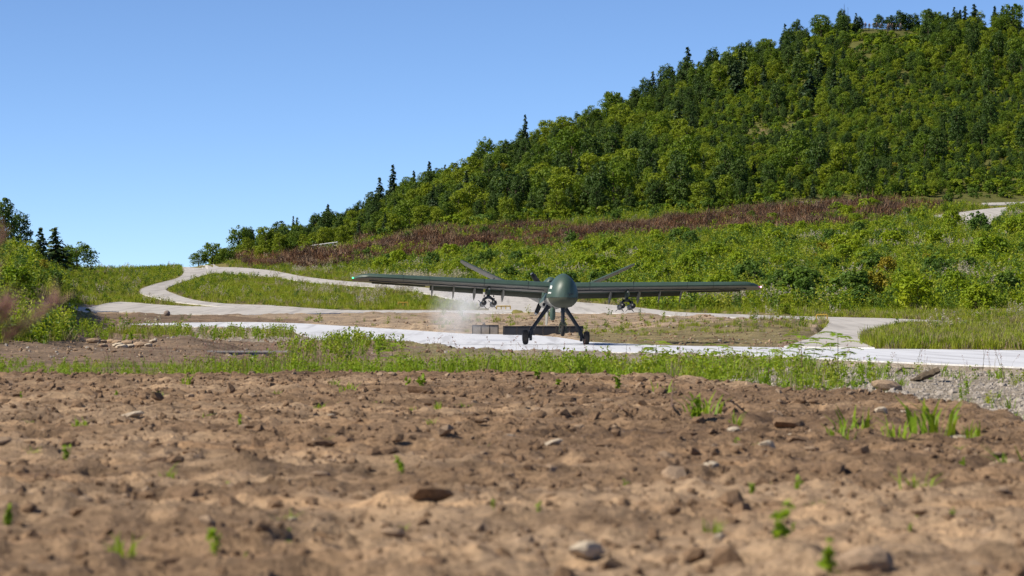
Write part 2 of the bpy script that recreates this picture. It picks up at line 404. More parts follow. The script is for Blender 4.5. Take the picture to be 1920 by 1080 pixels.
def rough(X, Y, soil=None, road=None):
    if soil is None: soil = soil_mask(X, Y)
    if road is None: road = on_road(X, Y, .6)
    rid = lambda q: 1 - 2 * np.abs(q)
    z = soil * (.05 + .05 * fbm(X * .18, Y * .6, 3) + .035 * rid(fbm(X * .9 + 40, Y * 1.9, 3)) + .07 * np.maximum(fbm(X * 1.7, Y * 2.3, 4, .6), -.12) + .034 * np.maximum(fbm(X * 6.5, Y * 7.5, 3, .6), -.1) - .05 * sstep(.18, .34, fbm(X * 2.1 - 9, Y * 2.6, 2)))
    far = sstep(60, 200, Y); pxx = 960 + F * X / np.maximum(Y, 20); calm = np.where((pxx > 150) & (pxx < 680), .25, 1.0)
    gap = (1 - soil) * sstep(80, 60, Y)
    z = z + (1 - soil) * (.05 + .25 * far * calm) * fbm(X * .35, Y * .35, 4) * np.where(road, 0, 1)
    z = z - gap * .10 * np.where(road, 0, 1) + (1 - soil) * np.where(road, 0, 1) * .04 * np.abs(fbm(X * 2.2, Y * 2.2, 3))
    z = z + (1 - soil) * np.where(road, 0, 1) * sstep(56, 66, Y) * sstep(175, 160, Y) * (.16 * np.abs(fbm(X * .55, Y * .45, 4)) + .05 * np.abs(fbm(X * 1.9, Y * 1.5, 3)))
    # heaps and cut banks on the open ground left of the strip and behind it
    px, py = pix(X, Y, base_z(X, Y))
    heap = np.exp(-((px - 345) / 75) ** 2 - ((Y - 84) / 5) ** 2) * .32 + np.exp(-((px - 640) / 60) ** 2 - ((Y - 84) / 7) ** 2) * .16
    heap = heap + np.exp(-((px - 1420) / 150) ** 2 - ((Y - 131) / 9) ** 2) * .30 + np.exp(-((px - 820) / 110) ** 2 - ((Y - 138) / 7) ** 2) * .25
    heap = heap - np.exp(-((px - 500) / 70) ** 2 - ((Y - 76) / 5) ** 2) * .30
    z = z + heap * np.where(road, 0, 1)
    z = z + .5 * sstep(120, 300, Y) * fbm(X * .06, Y * .06, 3) * np.where(road, 0, 1) * .4 * calm
    return z
def ground_z(X, Y):
    X = np.atleast_1d(np.asarray(X, float)); Y = np.atleast_1d(np.asarray(Y, float))
    return base_z(X, Y) + rough(X, Y)
def gz(x, y): return float(ground_z([x], [y])[0])

def cover(X, Y, Z, soil):
    """the ground's own colour, zone by zone"""
    px, py = pix(X, Y, base_z(X, Y))
    n = X.size; col = np.empty((n, 4)); col[:, 3] = 1
    grass = np.array([.19, .175, .05]); col[:, :3] = grass
    def put(mask, c, soft=None):
        mk = np.clip(mask, 0, 1)[:, None]; col[:, :3] = col[:, :3] * (1 - mk) + np.array(c) * mk
    wob = fbm(X * .12, Y * .12, 4); wob2 = fbm(X * .6, Y * .6, 3)
    put((wob > .12) * .6, (.21, .165, .085))
    put(inpoly(px + 18 * wob, py + 5 * wob, [(150, 572), (700, 588), (960, 588), (1120, 586), (1300, 595), (1560, 602), (1530, 630), (1460, 656), (1050, 650), (800, 640), (200, 612)]) * 1.0, (.33, .255, .18))
    put(inpoly(px + 12 * wob, py + 3 * wob, [(1080, 628), (1300, 618), (1500, 612), (1530, 630), (1450, 652), (1100, 648)]) * .75, (.17, .15, .06))
    put((inpoly(px + 15 * wob, py + 4 * wob, [(-900, 612), (60, 640), (180, 590), (330, 592), (560, 600), (600, 640), (800, 655), (560, 690), (-900, 690)])) * 1.0, (.20, .145, .10))
    put(inpoly(px, py, [(300, 612), (430, 614), (545, 619), (600, 640), (560, 648), (330, 636)]) * .8, (.36, .32, .265))
    put((inpoly(px, py, [(560, 600), (2900, 600), (2900, 900), (560, 715)]) & (py > np.interp(px, [t[0] for t in RW_NEAR], [t[1] for t in RW_NEAR]) - 3)) * sstep(560, 1250, px + 60 * wob), (.30, .26, .21))
    brown = inpoly(px, py + 9 * wob, [(430, 492), (560, 480), (700, 458), (830, 430), (980, 424), (1140, 428), (1320, 408), (1500, 384), (1760, 384), (1760, 400), (1560, 428), (1380, 442), (1150, 450), (940, 466), (760, 492), (560, 500)])
    put(brown * 1.0, (.20, .10, .06))
    put((Y > 392) & (px > 420), (.11, .115, .03))
    put(inpoly(px + 30 * wob, py + 12 * wob, [(1390, 262), (1420, 240), (1540, 222), (1545, 236), (1450, 262), (1400, 282)]) * sstep(-.15, .25, wob2) * .85, (.22, .155, .095))
    put(inpoly(px + 8 * wob2, py, [(-900, 420), (60, 470), (110, 560), (150, 620), (-900, 640)]) * .6, (.20, .14, .085))
    put(soil, (.245, .163, .099))
    put(soil * sstep(.05, .5, wob + .6 * wob2), (.345, .243, .155))
    put(soil * sstep(.1, .55, -wob - .4 * wob2) * .9, (.118, .076, .048))
    return col

def make_ground():
    oy = -12.0
    r1 = np.exp(np.arange(math.log(3), math.log(58), .0042)); r2 = np.exp(np.arange(math.log(58.2), math.log(720), .0075)); r3 = np.exp(np.linspace(math.log(728), math.log(5200), 26))
    rr = np.concatenate([r1, r2, r3])
    uc = np.concatenate([np.linspace(-1.4, -.24, 40)[:-1], np.arange(-.24, .2401, .00095), np.linspace(.24, 1.4, 40)[1:]])
    U, Rr = np.meshgrid(uc, rr); X = (U * Rr).ravel(); Y = (Rr + oy).ravel()
    soil = soil_mask(X, Y); road = on_road(X, Y, .6)
    Z = base_z(X, Y) + rough(X, Y, soil, road)
    Z = Z - on_road(X, Y, -.5) * .06
    col = cover(X, Y, Z, soil)
    nr, nc = len(rr), len(uc); idx = np.arange(nr * nc).reshape(nr, nc)
    Fq = np.stack([idx[:-1, :-1], idx[:-1, 1:], idx[1:, 1:], idx[1:, :-1]], -1).reshape(-1, 4)
    o = link('ground', np_mesh('ground', np.stack([X, Y, Z], 1), Fq, [M['earth']], True, attr=col))
    tag(o, 'brown earth and grassy slopes rising to the wooded hill', 'ground', kind='structure')
make_ground()

def make_road(key, name, label, mat, lift=.035, across=8):
    A, B = ROADS[key]; t = np.linspace(0, 1, across + 1)
    P = A[:, None, :] * (1 - t[None, :, None]) + B[:, None, :] * t[None, :, None]
    n = len(A); X = P[..., 0].ravel(); Y = P[..., 1].ravel(); Z = base_z(X, Y) + lift
    idx = np.arange(n * (across + 1)).reshape(n, across + 1)
    Fq = np.stack([idx[:-1, :-1], idx[1:, :-1], idx[1:, 1:], idx[:-1, 1:]], -1).reshape(-1, 4)
    V = np.stack([X, Y, Z], 1); k = len(V)
    ring = np.concatenate([idx[:, 0], idx[-1, 1:], idx[::-1, -1][1:], idx[0, ::-1][1:-1]])
    W = V[ring].copy(); W[:, 2] -= .25
    m = len(ring); a = ring; b = np.roll(ring, -1); lo = k + np.arange(m); lo2 = np.roll(lo, -1)
    F2 = np.stack([a, lo, lo2, b], -1)
    me = np_mesh(name, np.concatenate([V, W]), np.concatenate([Fq, F2]), [mat, M['slab']], False, midx=[0] * len(Fq) + [1] * len(F2))
    bm = bmesh.new(); bm.from_mesh(me); bmesh.ops.recalc_face_normals(bm, faces=bm.faces); bm.to_mesh(me); bm.free()
    return tag(link(name, me), label, 'road', kind='structure')
make_road('runway', 'runway', 'white covered landing strip crossing the field under the drone', M['strip'], .03, 14)
for k, l, z in (('low', 'pale concrete road running along the foot of the grassy mound', .05), ('left', 'pale concrete road winding down from the saddle in an S bend', .056), ('right', 'pale concrete road sweeping down behind the drone towards the shrubs', .062),
             ('branch', 'short pale concrete road joining the white landing strip', .068), ('bench', 'pale track on the bench above the brown scrub', .05), ('upper', 'thin pale track below the wood', .05),
             ('bend', 'pale concrete road bending behind the green thicket', .05), ('top', 'pale track at the foot of the wood beside the bend', .05)):
    make_road(k, 'road', l, M['concrete'], z)
# ------------------------------------------------------------------ the drone
M['green'] = mat_plain('drone_green', (.040, .070, .054), .48, 0, .12, 3, .5)
M['belly'] = mat_plain('drone_grey', (.27, .26, .23), .65, 0, .10, 3, .2)
M['olive'] = mat_plain('drone_olive', (.06, .064, .045), .65, 0, .12, 3, .15)  # olive tone; on flaps and ailerons it paints in the shade below
M['dark_metal'] = mat_plain('dark_metal', (.022, .024, .028), .4, .3, .2, 8)
M['black'] = mat_plain('black_paint', (.012, .012, .014), .45, 0, .2, 8)
M['rubber'] = mat_plain('tyre_rubber', (.020, .019, .018), .8, 0, .3, 20, .2)
M['tread'] = mat_plain('dusty_tyre', (.075, .062, .05), .9, 0, .4, 16, .2)
M['steel'] = mat_plain('steel', (.35, .35, .34), .35, .8, .15, 8)
M['white'] = mat_plain('white_paint', (.78, .78, .76), .5, 0, .05, 8)
def mat_lamp(name, col, st):
    m, nt, b = nodes(name)
    b.inputs['Base Color'].default_value = (*col, 1); b.inputs['Emission Color'].default_value = (*col, 1); b.inputs['Emission Strength'].default_value = st
    return m
M['lamp_green'] = mat_lamp('green_lamp', (.05, .9, .25), 3)
M['lamp_red'] = mat_lamp('red_lamp', (1, .25, .55), 4)

def section(y, wd, zt, zm, zb, n=32, lw=.8, ne=2.6):
    r = []
    for k in range(n):
        t = 2 * math.pi * k / n; c, s = math.cos(t), math.sin(t)
        if s >= 0: r.append(Vector((wd * math.copysign(abs(c) ** 1.1, c), y, zm + (zt - zm) * s)))
        else:
            q = abs(s) ** (2 / ne); cx = math.copysign(abs(c) ** (2 / ne), c) if c else 0
            r.append(Vector((wd * cx * (1 - (1 - lw) * q), y, zm - (zm - zb) * q)))
    return r
def airfoil(chord, thick, n=22):
    """closed loop from trailing edge over the top to the nose and back; x along the chord"""
    out = []
    for k in range(n):
        t = 2 * math.pi * k / n; x = (1 + math.cos(t)) / 2
        yt = 5 * thick * (.2969 * math.sqrt(max(x, 0)) - .126 * x - .3516 * x * x + .2843 * x ** 3 - .1015 * x ** 4)
        out.append((x * chord, (yt * 1.15 if t < math.pi else -yt * .8) * chord + .06 * chord * thick * 8 * x * (1 - x)))
    return out

def drone():
    root = empty('drone')
    tag(root, 'dark green unmanned aircraft touching down on the white landing strip', 'drone')
    FS = [  # y, half width, top, mid, bottom
        (-3.50, .05, 1.60, 1.44, 1.36), (-3.47, .20, 1.80, 1.43, 1.32), (-3.38, .32, 1.98, 1.435, 1.25), (-3.2, .42, 2.14, 1.445, 1.19), (-2.9, .48, 2.25, 1.46, 1.15), (-2.5, .505, 2.30, 1.475, 1.14),
        (-2.0, .50, 2.28, 1.50, 1.16), (-1.5, .47, 2.18, 1.53, 1.20), (-1.0, .43, 2.03, 1.55, 1.25), (-.4, .41, 2.03, 1.56, 1.29), (.6, .41, 2.02, 1.56, 1.31), (1.6, .40, 1.94, 1.57, 1.34), (2.6, .37, 1.96, 1.60, 1.40), (3.6, .31, 1.96, 1.66, 1.48), (4.4, .22, 1.94, 1.75, 1.60)]
    rings = [section(*f) for f in FS]; n = 32
    def half(lo, hi, name, mat, parent=None, rings=rings):
        b = MB()
        ks = [k % n for k in range(lo, hi + 1)]; m = len(ks)
        vs = [r[k] for r in rings for k in ks]
        b.add(vs, [(i * m + j, i * m + j + 1, (i + 1) * m + j + 1, (i + 1) * m + j) for i in range(len(rings) - 1) for j in range(m - 1)])
        for i in (0, len(rings) - 1): b.add([rings[i][k] for k in ks], [tuple(range(m))])
        return b.build(name, mat, parent, True, 50)
    fus = half(0, 16, 'fuselage', M['green'], root)
    fus['label'] = 'dark green upper body with the bulging nose dome'
    belly = half(16, 32, 'belly', M['belly'], root, rings[5:])
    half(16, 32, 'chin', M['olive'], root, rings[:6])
    # seam round the dome, small access panel, drain mast
    for s_ in (0, 16):
        b = MB(); b.tube([rings[i][s_] for i in range(1, 7)], .006, 5); b.build('dome_seam', M['black'], fus)
    b = MB(); b.box((.17, -3.44, 1.55), (.18, .07, .03)); b.box((.12, -3.44, 1.515), (.07, .09, .06)); b.tube([(.12, -3.42, 1.55), (.12, -3.68, 1.555)], .012, 6); b.build('pitot_probe', M['dark_metal'], fus)
    b = MB(); b.lathe((.0, -2.75, 1.215), (0, 0, -1), [(-.02, .05), (.03, .05), (.05, .035)], 12); b.build('drain_port', M['black'], belly)
    # white writing on the side of the dome: thin patches laid on the surface
    def decal(y0, y1, t0, t1, name):
        b = MB(); vs = []
        for y in (y0, (y0 + y1) / 2, y1):
            i = max(j for j in range(len(FS) - 1) if FS[j][0] <= y); f = (y - FS[i][0]) / (FS[i + 1][0] - FS[i][0])
            pr = [a + (c - a) * f for a, c in zip(FS[i], FS[i + 1])]
            for q in range(4):
                t = t0 + (t1 - t0) * q / 3
                p = Vector((pr[1] * math.cos(t), y, pr[3] + (pr[2] - pr[3]) * math.sin(t)))
                nn = Vector((math.cos(t) / pr[1], -.35, math.sin(t) / (pr[2] - pr[3]))).normalized(); vs.append(p + nn * .006)
        b.add(vs, [(r * 4 + q, r * 4 + q + 1, (r + 1) * 4 + q + 1, (r + 1) * 4 + q) for r in (0, 1) for q in range(3)])
        return b.build(name, M['white'], fus, True)
    pi = math.pi
    for y0 in (-3.0, -2.88, -2.76): decal(y0, y0 + .08, pi - .53, pi - .38, 'lettering')
    for k in range(5): decal(-3.05 + k * .11, -2.97 + k * .11, pi - .235, pi - .17, 'lettering')
    # engine bay on the back with a dark intake
    E = [(2.0, .27, 2.40, 1.86), (2.06, .32, 2.48, 1.84), (2.5, .36, 2.54, 1.82), (3.4, .36, 2.54, 1.82), (4.2, .28, 2.42, 1.82), (4.55, .19, 2.28, 1.84)]
    b = MB(); b.loft([[Vector((wd * math.cos(t), y, zb + (zt - zb) * math.sin(t) if math.sin(t) > 0 else zb + .06 * math.sin(t))) for t in [2 * pi * k / 24 for k in range(24)]] for y, wd, zt, zb in E])
    nac = b.build('engine_cover', M['green'], root, True, 40)
    b = MB(); b.loft([[Vector((.02 + wd * math.cos(t), y, 2.22 + hh * math.sin(t))) for t in [2 * pi * k / 20 for k in range(20)]] for y, wd, hh in ((1.955, .19, .16), (1.99, .19, .16), (2.02, .16, .12))])
    b.build('air_intake', M['black'], nac, True)
    b = MB(); b.loft([[Vector((-.22 + .035 * math.cos(t), y, 2.1 + .05 * math.sin(t))) for t in [2 * pi * k / 8 for k in range(8)]] for y in (1.96, 2.02)]); b.build('cooling_port', M['black'], nac)
    # propeller at the back, three blades
    hub = Vector((0, 4.72, 2.14)); b = MB(); b.lathe((0, 4.5, 2.14), (0, 1, 0), [(0, .12), (.12, .15), (.3, .13), (.5, .03)], 16)
    prop = b.build('propeller', M['black'], root, True)
    for a in (127, 247, 7):
        d = Vector((math.cos(rad(a)), 0, math.sin(rad(a)))); e = Vector((-d.z, 0, d.x)); b = MB(); rg = []
        for f, c, tw in ((.1, .05, 50), (.3, .085, 42), (.6, .10, 30), (.92, .085, 22), (1.0, .06, 20)):
            p = hub + d * (.86 * f); u = e * math.cos(rad(tw)) + Vector((0, 1, 0)) * math.sin(rad(tw)); v = d.cross(u)
            rg.append([p + u * (c * math.cos(t)) + v * (.016 * math.sin(t)) for t in [2 * pi * k / 10 for k in range(10)]])
        b.loft(rg); bl = b.build('blade', M['black'], prop, True)
        p = hub + d * .82; bt = MB(); bt.tube([p, hub + d * .868], [.062, .05], 10); bt.build('blade_tip', M['steel'], bl)
    # wings
    DIH, INC, Y0, ZW = rad(1.9), rad(7.0), -1.0, 1.96
    for s in (-1, 1):
        side = 'green lit' if s < 0 else 'red lit'
        def wp(sp, cx, cz, chord_off=0):       # span position, chordwise, normal to the chord
            x = s * sp; y = Y0 + .11 * (sp / 7) + cx * math.cos(INC) + cz * math.sin(INC); z = ZW + sp * math.tan(DIH) - cx * math.sin(INC) + cz * math.cos(INC)
            return Vector((x, y, z))
        def chord(sp): return 1.42 - .42 * sp / 7
        sps = [0, .5, 1.5, 2.4, 3.6, 4.4, 5.5, 6.45, 6.75, 6.93, 7.02]
        rings_ = []
        for sp in sps:
            c = chord(sp); tip = max(0, (sp - 6.45) / .57); cut = tip ** 2 * .55; c2 = c * (1 - cut)
            keep = .78 if sp < 4.4 else 1.0
            pr = airfoil(c, .225 * (1 - .75 * tip ** 2))
            rings_.append([wp(sp, min(x, c * keep) * (1 - cut) + c * cut, z * (1 if x < c * keep else .9)) for x, z in pr])
        b = MB(); b.loft(rings_); m = len(rings_[0])
        me = b.mesh('wing', M['green'], True, 45); me.materials.append(M['belly'])
        for f in me.polygons:
            if f.normal.z < -.8: f.material_index = 1
        wing = link('wing', me, root); wing['label'] = 'long straight wing, %s at its tip' % side
        # dark joint behind the leading edge (de-icing boot edge) and panel joints
        b = MB()
        for a0, a1 in zip(sps[1:-4], sps[2:-3]): b.tube([wp(a0, .13, -.125), wp(a1, .13, -.115)], .018, 6)
        b.build('leading_edge_boot', M['black'], wing)
        for sp in (1.05, 2.55, 4.4, 5.3):
            b = MB(); c = chord(sp); pr = airfoil(c, .227); b.loft([[wp(sp + d, x * (.77 if sp < 4.4 else .97), z * 1.01) for x, z in pr] for d in (-.006, .006)]); b.build('panel_joint', M['dark_metal'], wing)
        # flap, drooped, and aileron
        def slab(a0, a1, droop, name, x0f, gap):
            b = MB(); rg = []
            for sp in (a0, (a0 + a1) / 2, a1):
                c = chord(sp); L = c * (1.0 - x0f) + .04; x0 = c * x0f + gap; r_ = []
                for k in range(14):
                    t = 2 * pi * k / 14; u = (1 - math.cos(t)) / 2; v = math.sin(t) * (.055 * (1 - u) + .008) * (1 if u > .02 else .7)
                    r_.append(wp(sp, x0 + u * L * math.cos(droop) + v * math.sin(droop), -.02 - u * L * math.sin(droop) + v * math.cos(droop)))
                rg.append(r_)
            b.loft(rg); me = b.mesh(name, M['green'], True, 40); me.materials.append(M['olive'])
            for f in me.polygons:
                if f.normal.z < -.2: f.material_index = 1  # darker underside: shade of the aft wing put into the colour
            return link(name, me, wing)
        fl = slab(.50, 2.45, rad(26), 'flap', .78, .02); slab(2.52, 4.36, rad(24), 'flap', .78, .02)
        ai = slab(4.52, 6.35, rad(4), 'aileron', .80, -.02)
        for sp in (1.85, 2.83, 3.55, 4.28):                                  # hinge fairings
            b = MB(); c = chord(sp); big = .055 if sp < 3 else .035
            b.loft([[wp(sp + big * w_ * math.cos(t), x, z + h_ * math.sin(t)) for t in [2 * pi * k / 10 for k in range(10)]] for x, z, w_, h_ in ((c * .45, -.075, .2, .01), (c * .6, -.12, .9, .05), (c * .8, -.19, 1, .075), (c * .98, -.29, .7, .05), (c * 1.1, -.36, .15, .015))])
            b.build('hinge_fairing', M['belly'], wing, True)
        for sp in (5.1, 5.75, 6.1):
            b = MB(); b.box(wp(sp, chord(sp) * .78, -.055), (.03, .2, .03)); b.build('aileron_hinge', M['dark_metal'], ai)
        # pylon and twin rack
        sp = 2.37; b = MB()
        b.loft([[wp(sp + w_ * math.cos(t), .55 + l_ * math.sin(t), z) for t in [2 * pi * k / 12 for k in range(12)]] for z, w_, l_ in ((-.03, .045, .42), (-.14, .06, .42), (-.30, .06, .36), (-.36, .05, .34))])
        py = b.build('pylon', M['green'], root, True)
        b = MB(); b.lathe(wp(sp, .1, -.19), (0, -1, 0), [(-.02, .035), (.03, .033), (.06, .015)], 10); b.build('pylon_bolt', M['steel'], py)
        b = MB(); o = wp(sp, .55, -.40); b.box(o, (.16, .6, .07))
        for q in (-1, 1):
            b.tube([o + Vector((q * .05, 0, 0)), o + Vector((q * .17, 0, -.07))], .045, 8); b.box(o + Vector((q * .17, 0, -.075)), (.055, .62, .07)); b.tube([o + Vector((q * .16, -.25, .0)), o + Vector((q * .16, -.25, .06))], .02, 6)
        b.build('twin_rack', M['black'], py)
        # wing tip lamp
        b = MB(); b.ball(wp(7.0, chord(7) * .42, .0), (.03, .045, .028), 10, 6); b.build('tip_lamp', M['lamp_green'] if s < 0 else M['lamp_red'], wing, True)
        # V tail
        b = MB(); rg = []
        for f, c in ((0, .95), (.5, .80), (.93, .66), (1, .42)):
            pr = airfoil(c, .12, 16); px_ = s * (.22 + 2.9 * f); zz = 1.84 + 1.34 * f; yb = 3.55 + .25 * f
            nx, nz = -s * math.sin(rad(24)), math.cos(rad(24))
            rg.append([Vector((px_ + nx * z, yb + x, zz + nz * z - .13 * x)) for x, z in pr])
        b.loft(rg); me = b.mesh('tail_fin', M['green'], True, 45); me.materials.append(M['belly'])
        for f in me.polygons:
            if f.normal.z < -.3: f.material_index = 1
        tf = link('tail_fin', me, root)
        if s < 0:
            b = MB(); b.tube([(-1.9, 3.9, 2.58), (-1.93, 3.9, 2.49)], .02, 6); b.ball((-1.94, 3.9, 2.47), (.035, .07, .035), 8, 6); b.build('actuator_knob', M['black'], tf)
        # main landing gear
        b = MB(); hip = Vector((s * .27, .02, 1.36)); knee = Vector((s * .86, 0, .50)); axle = Vector((s * .93, .0, .27))
        b.tube([hip, hip.lerp(knee, .5), knee], [.075, .065, .062], 10); b.tube([knee, axle + Vector((-s * .02, 0, 0))], [.06, .05], 10)
        leg = b.build('main_leg', M['dark_metal'], root, True)
        b = MB(); b.tube([hip + Vector((-s * .10, .1, .02)), hip.lerp(knee, .55) + Vector((0, .1, -.02)), knee + Vector((-s * .02, .08, -.12))], .026, 8); b.build('drag_strut', M['dark_metal'], leg, True)
        b = MB(); b.box(knee + Vector((-s * .01, 0, -.06)), (.13, .13, .16)); b.box(axle + Vector((-s * .06, -.05, -.02)), (.09, .1, .18)); b.tube([knee + Vector((-s * .06, -.06, -.05)), axle + Vector((-s * .08, -.06, .05))], .022, 8); b.build('brake_unit', M['black'], leg)
        b = MB(); b.tube([axle - Vector((s * .09, 0, 0)), axle + Vector((s * .2, 0, 0))], .03, 8); b.build('axle', M['steel'], leg)
        c = axle + Vector((s * .12, 0, 0)); lean = Vector((1, .0, -.05 * s))
        b = MB(); b.lathe(c, lean, [(-.092, .14), (-.095, .19), (-.075, .235), (-.035, .252), (.035, .252), (.075, .235), (.095, .19), (.092, .14)], 28)
        wh = b.build('wheel', M['tread'], leg, True, 60); wh['label'] = 'dusty black main wheel'
        b = MB(); b.lathe(c, lean, [(-.099, .05), (-.105, .135), (.105, .135), (.099, .05)], 18); b.build('rim', M['dark_metal'], wh, True)
    # nose gear
    b = MB(); b.tube([(0.0, -2.55, 1.30), (.0, -2.6, 1.0), (.0, -2.62, .66)], [.085, .065, .06], 12)
    for z in (1.02, .86, .72): b.tube([(0, -2.61, z), (0, -2.61, z - .03)], .085, 12)
    ng = b.build('nose_leg', M['dark_metal'], root, True)
    b = MB(); b.tube([(-.03, -2.5, 1.2), (-.02, -2.72, .82), (0, -2.68, .62)], .018, 6); b.tube([(.04, -1.9, 1.3), (.0, -2.55, .9)], .03, 8); b.build('torque_link', M['black'], ng)
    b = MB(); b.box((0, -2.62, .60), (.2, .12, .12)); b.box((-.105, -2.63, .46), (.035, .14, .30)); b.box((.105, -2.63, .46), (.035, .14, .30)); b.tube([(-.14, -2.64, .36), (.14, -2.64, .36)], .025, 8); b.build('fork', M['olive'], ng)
    b = MB(); b.lathe((0, -2.64, .37), (1, 0, 0), [(-.06, .09), (-.065, .13), (-.05, .17), (-.02, .185), (.02, .185), (.05, .17), (.065, .13), (.06, .09)], 24); wh = b.build('wheel', M['rubber'], ng, True, 60)
    b = MB(); b.lathe((0, -2.64, .37), (1, 0, 0), [(-.07, .03), (-.072, .09), (.072, .09), (.07, .03)], 14); b.build('rim', M['steel'], wh, True)
    # hanging pod and ventral fin
    b = MB(); b.tube([(-.26, -1.6, 1.32), (-.26, -1.6, 1.18)], .03, 8); b.lathe((-.26, -1.6, 1.19), (0, 0, -1), [(0, .05), (.04, .085), (.2, .095), (.36, .085), (.42, .05)], 14); b.build('antenna_pod', M['green'], root, True)
    b = MB(); b.loft([[Vector((.035 * k_ * math.cos(t), 3.9 + o_ + l_ * math.sin(t), z)) for t in [2 * pi * k / 12 for k in range(12)]] for z, k_, l_, o_ in ((1.62, 1.6, .42, 0), (1.2, 1.3, .36, .05), (.98, 1.0, .28, .12), (.92, .5, .2, .14))]); b.build('ventral_fin', M['belly'], root, True)
    for q in (-1, 1): b = MB(); b.box((q * .30, .35, 1.30), (.05, .5, .22)); b.build('gear_door', M['dark_metal'], root)
    for q, (x, y, z) in enumerate(((-.41, .3, 1.42), (.36, -1.6, 1.30))):
        b = MB(); b.ball((x, y, z), (.05, .08, .06), 10, 6); b.build('camera_blister', M['black'], root, True)
    return root
DR = drone()
_dy = 97.6; DR.location = ((1042 - 960) / F * _dy, _dy, .0)
DR.rotation_euler = Euler((rad(-3.2), rad(1.2), rad(4.0)), 'XYZ')
DR.rotation_mode = 'XYZ'
bpy.context.view_layer.update()

# munitions hanging on the racks: things of their own
def missile():
    b = MB(); b.lathe((0, -.62, 0), (0, 1, 0), [(0, .02), (.03, .06), (.09, .088), (.2, .095), (1.15, .095), (1.22, .08)], 18)
    me = b.mesh('missile', M['black'], True)
    o = link('missile', me)
    for a in (45, 135, 225, 315):
        d = Vector((math.cos(rad(a)), 0, math.sin(rad(a))))
        b = MB(); b.add([d * .08 + Vector((0, .35, 0)), d * .2 + Vector((0, .47, 0)), d * .2 + Vector((0, .58, 0)), d * .08 + Vector((0, .58, 0))], [(0, 1, 2, 3)])
        e = Vector((-d.z, 0, d.x)) * .006; b2 = MB(); q = [Vector(p) for p in b.v]; b2.add([p + e for p in q] + [p - e for p in q], [(0, 1, 2, 3), (7, 6, 5, 4), (0, 4, 5, 1), (1, 5, 6, 2), (2, 6, 7, 3), (3, 7, 4, 0)])
        b2.build('tail_fin', M['black'], o)
    b = MB(); b.lathe((0, -.4, 0), (0, 1, 0), [(0, .098), (.05, .098)], 18); b.build('band', M['steel'], o)
    return o
m0 = missile(); first = True
mw = DR.matrix_world.copy()
for s in (-1, 1):
    for q in (-1, 1):
        o = m0 if first else copy_tree(m0); first = False
        sp = 2.37; loc = Vector((s * sp + q * .175, -1.0 + .04 + .55, 1.93 + sp * math.tan(rad(1.9)) - .40 - .04 - .20))
        o.matrix_world = mw @ Matrix.Translation(loc)
        tag(o, 'black missile under the %s wing, on the rail %s the body' % ('green lit' if s < 0 else 'red lit', 'nearer to' if s * q < 0 else 'farther from'), 'missile', 'missiles hanging under the wings')

# ------------------------------------------------------------------ dust thrown up by the wheels
def dust():
    m = bpy.data.materials.new('dust'); m.use_nodes = True; nt = m.node_tree
    nt.nodes.remove(nt.nodes['Principled BSDF'])
    v = N(nt, 'ShaderNodeVolumePrincipled'); v.inputs['Color'].default_value = (.98, .97, .96, 1); v.inputs['Anisotropy'].default_value = .2
    tc = N(nt, 'ShaderNodeTexCoord'); n = noise(nt, tc.outputs['Object'], 1.1, 4, .6)
    ln = N(nt, 'ShaderNodeVectorMath', operation='LENGTH'); mp = N(nt, 'ShaderNodeMapping'); mp.inputs['Scale'].default_value = (1 / 1.5, 1 / 3.0, 1 / 1.25); nt.links.new(tc.outputs['Object'], mp.inputs[0]); nt.links.new(mp.outputs[0], ln.inputs[0])
    r1 = ramp(nt, ln.outputs['Value'], [(0, (1, 1, 1)), (.35, (.6, .6, .6)), (.95, (0, 0, 0))]); r2 = ramp(nt, n.outputs[0], [(.40, (0, 0, 0)), (.68, (1, 1, 1))])
    mu = N(nt, 'ShaderNodeMath', operation='MULTIPLY'); nt.links.new(r1.outputs[0], mu.inputs[0]); nt.links.new(r2.outputs[0], mu.inputs[1])
    m2 = N(nt, 'ShaderNodeMath', operation='MULTIPLY'); nt.links.new(mu.outputs[0], m2.inputs[0]); m2.inputs[1].default_value = 1.0
    nt.links.new(m2.outputs[0], v.inputs['Density']); nt.links.new(v.outputs[0], nt.nodes['Material Output'].inputs['Volume'])
    b = MB(); b.ball((0, 0, 0), (1.5, 3.0, 1.25), 20, 12)
    o = b.build('dust_cloud', m, None, True); o.location = ((862 - 960) / F * 112, 112, 1.15)
    tag(o, 'pale dust hanging over the strip behind the wheels', 'dust', kind='stuff')
dust()
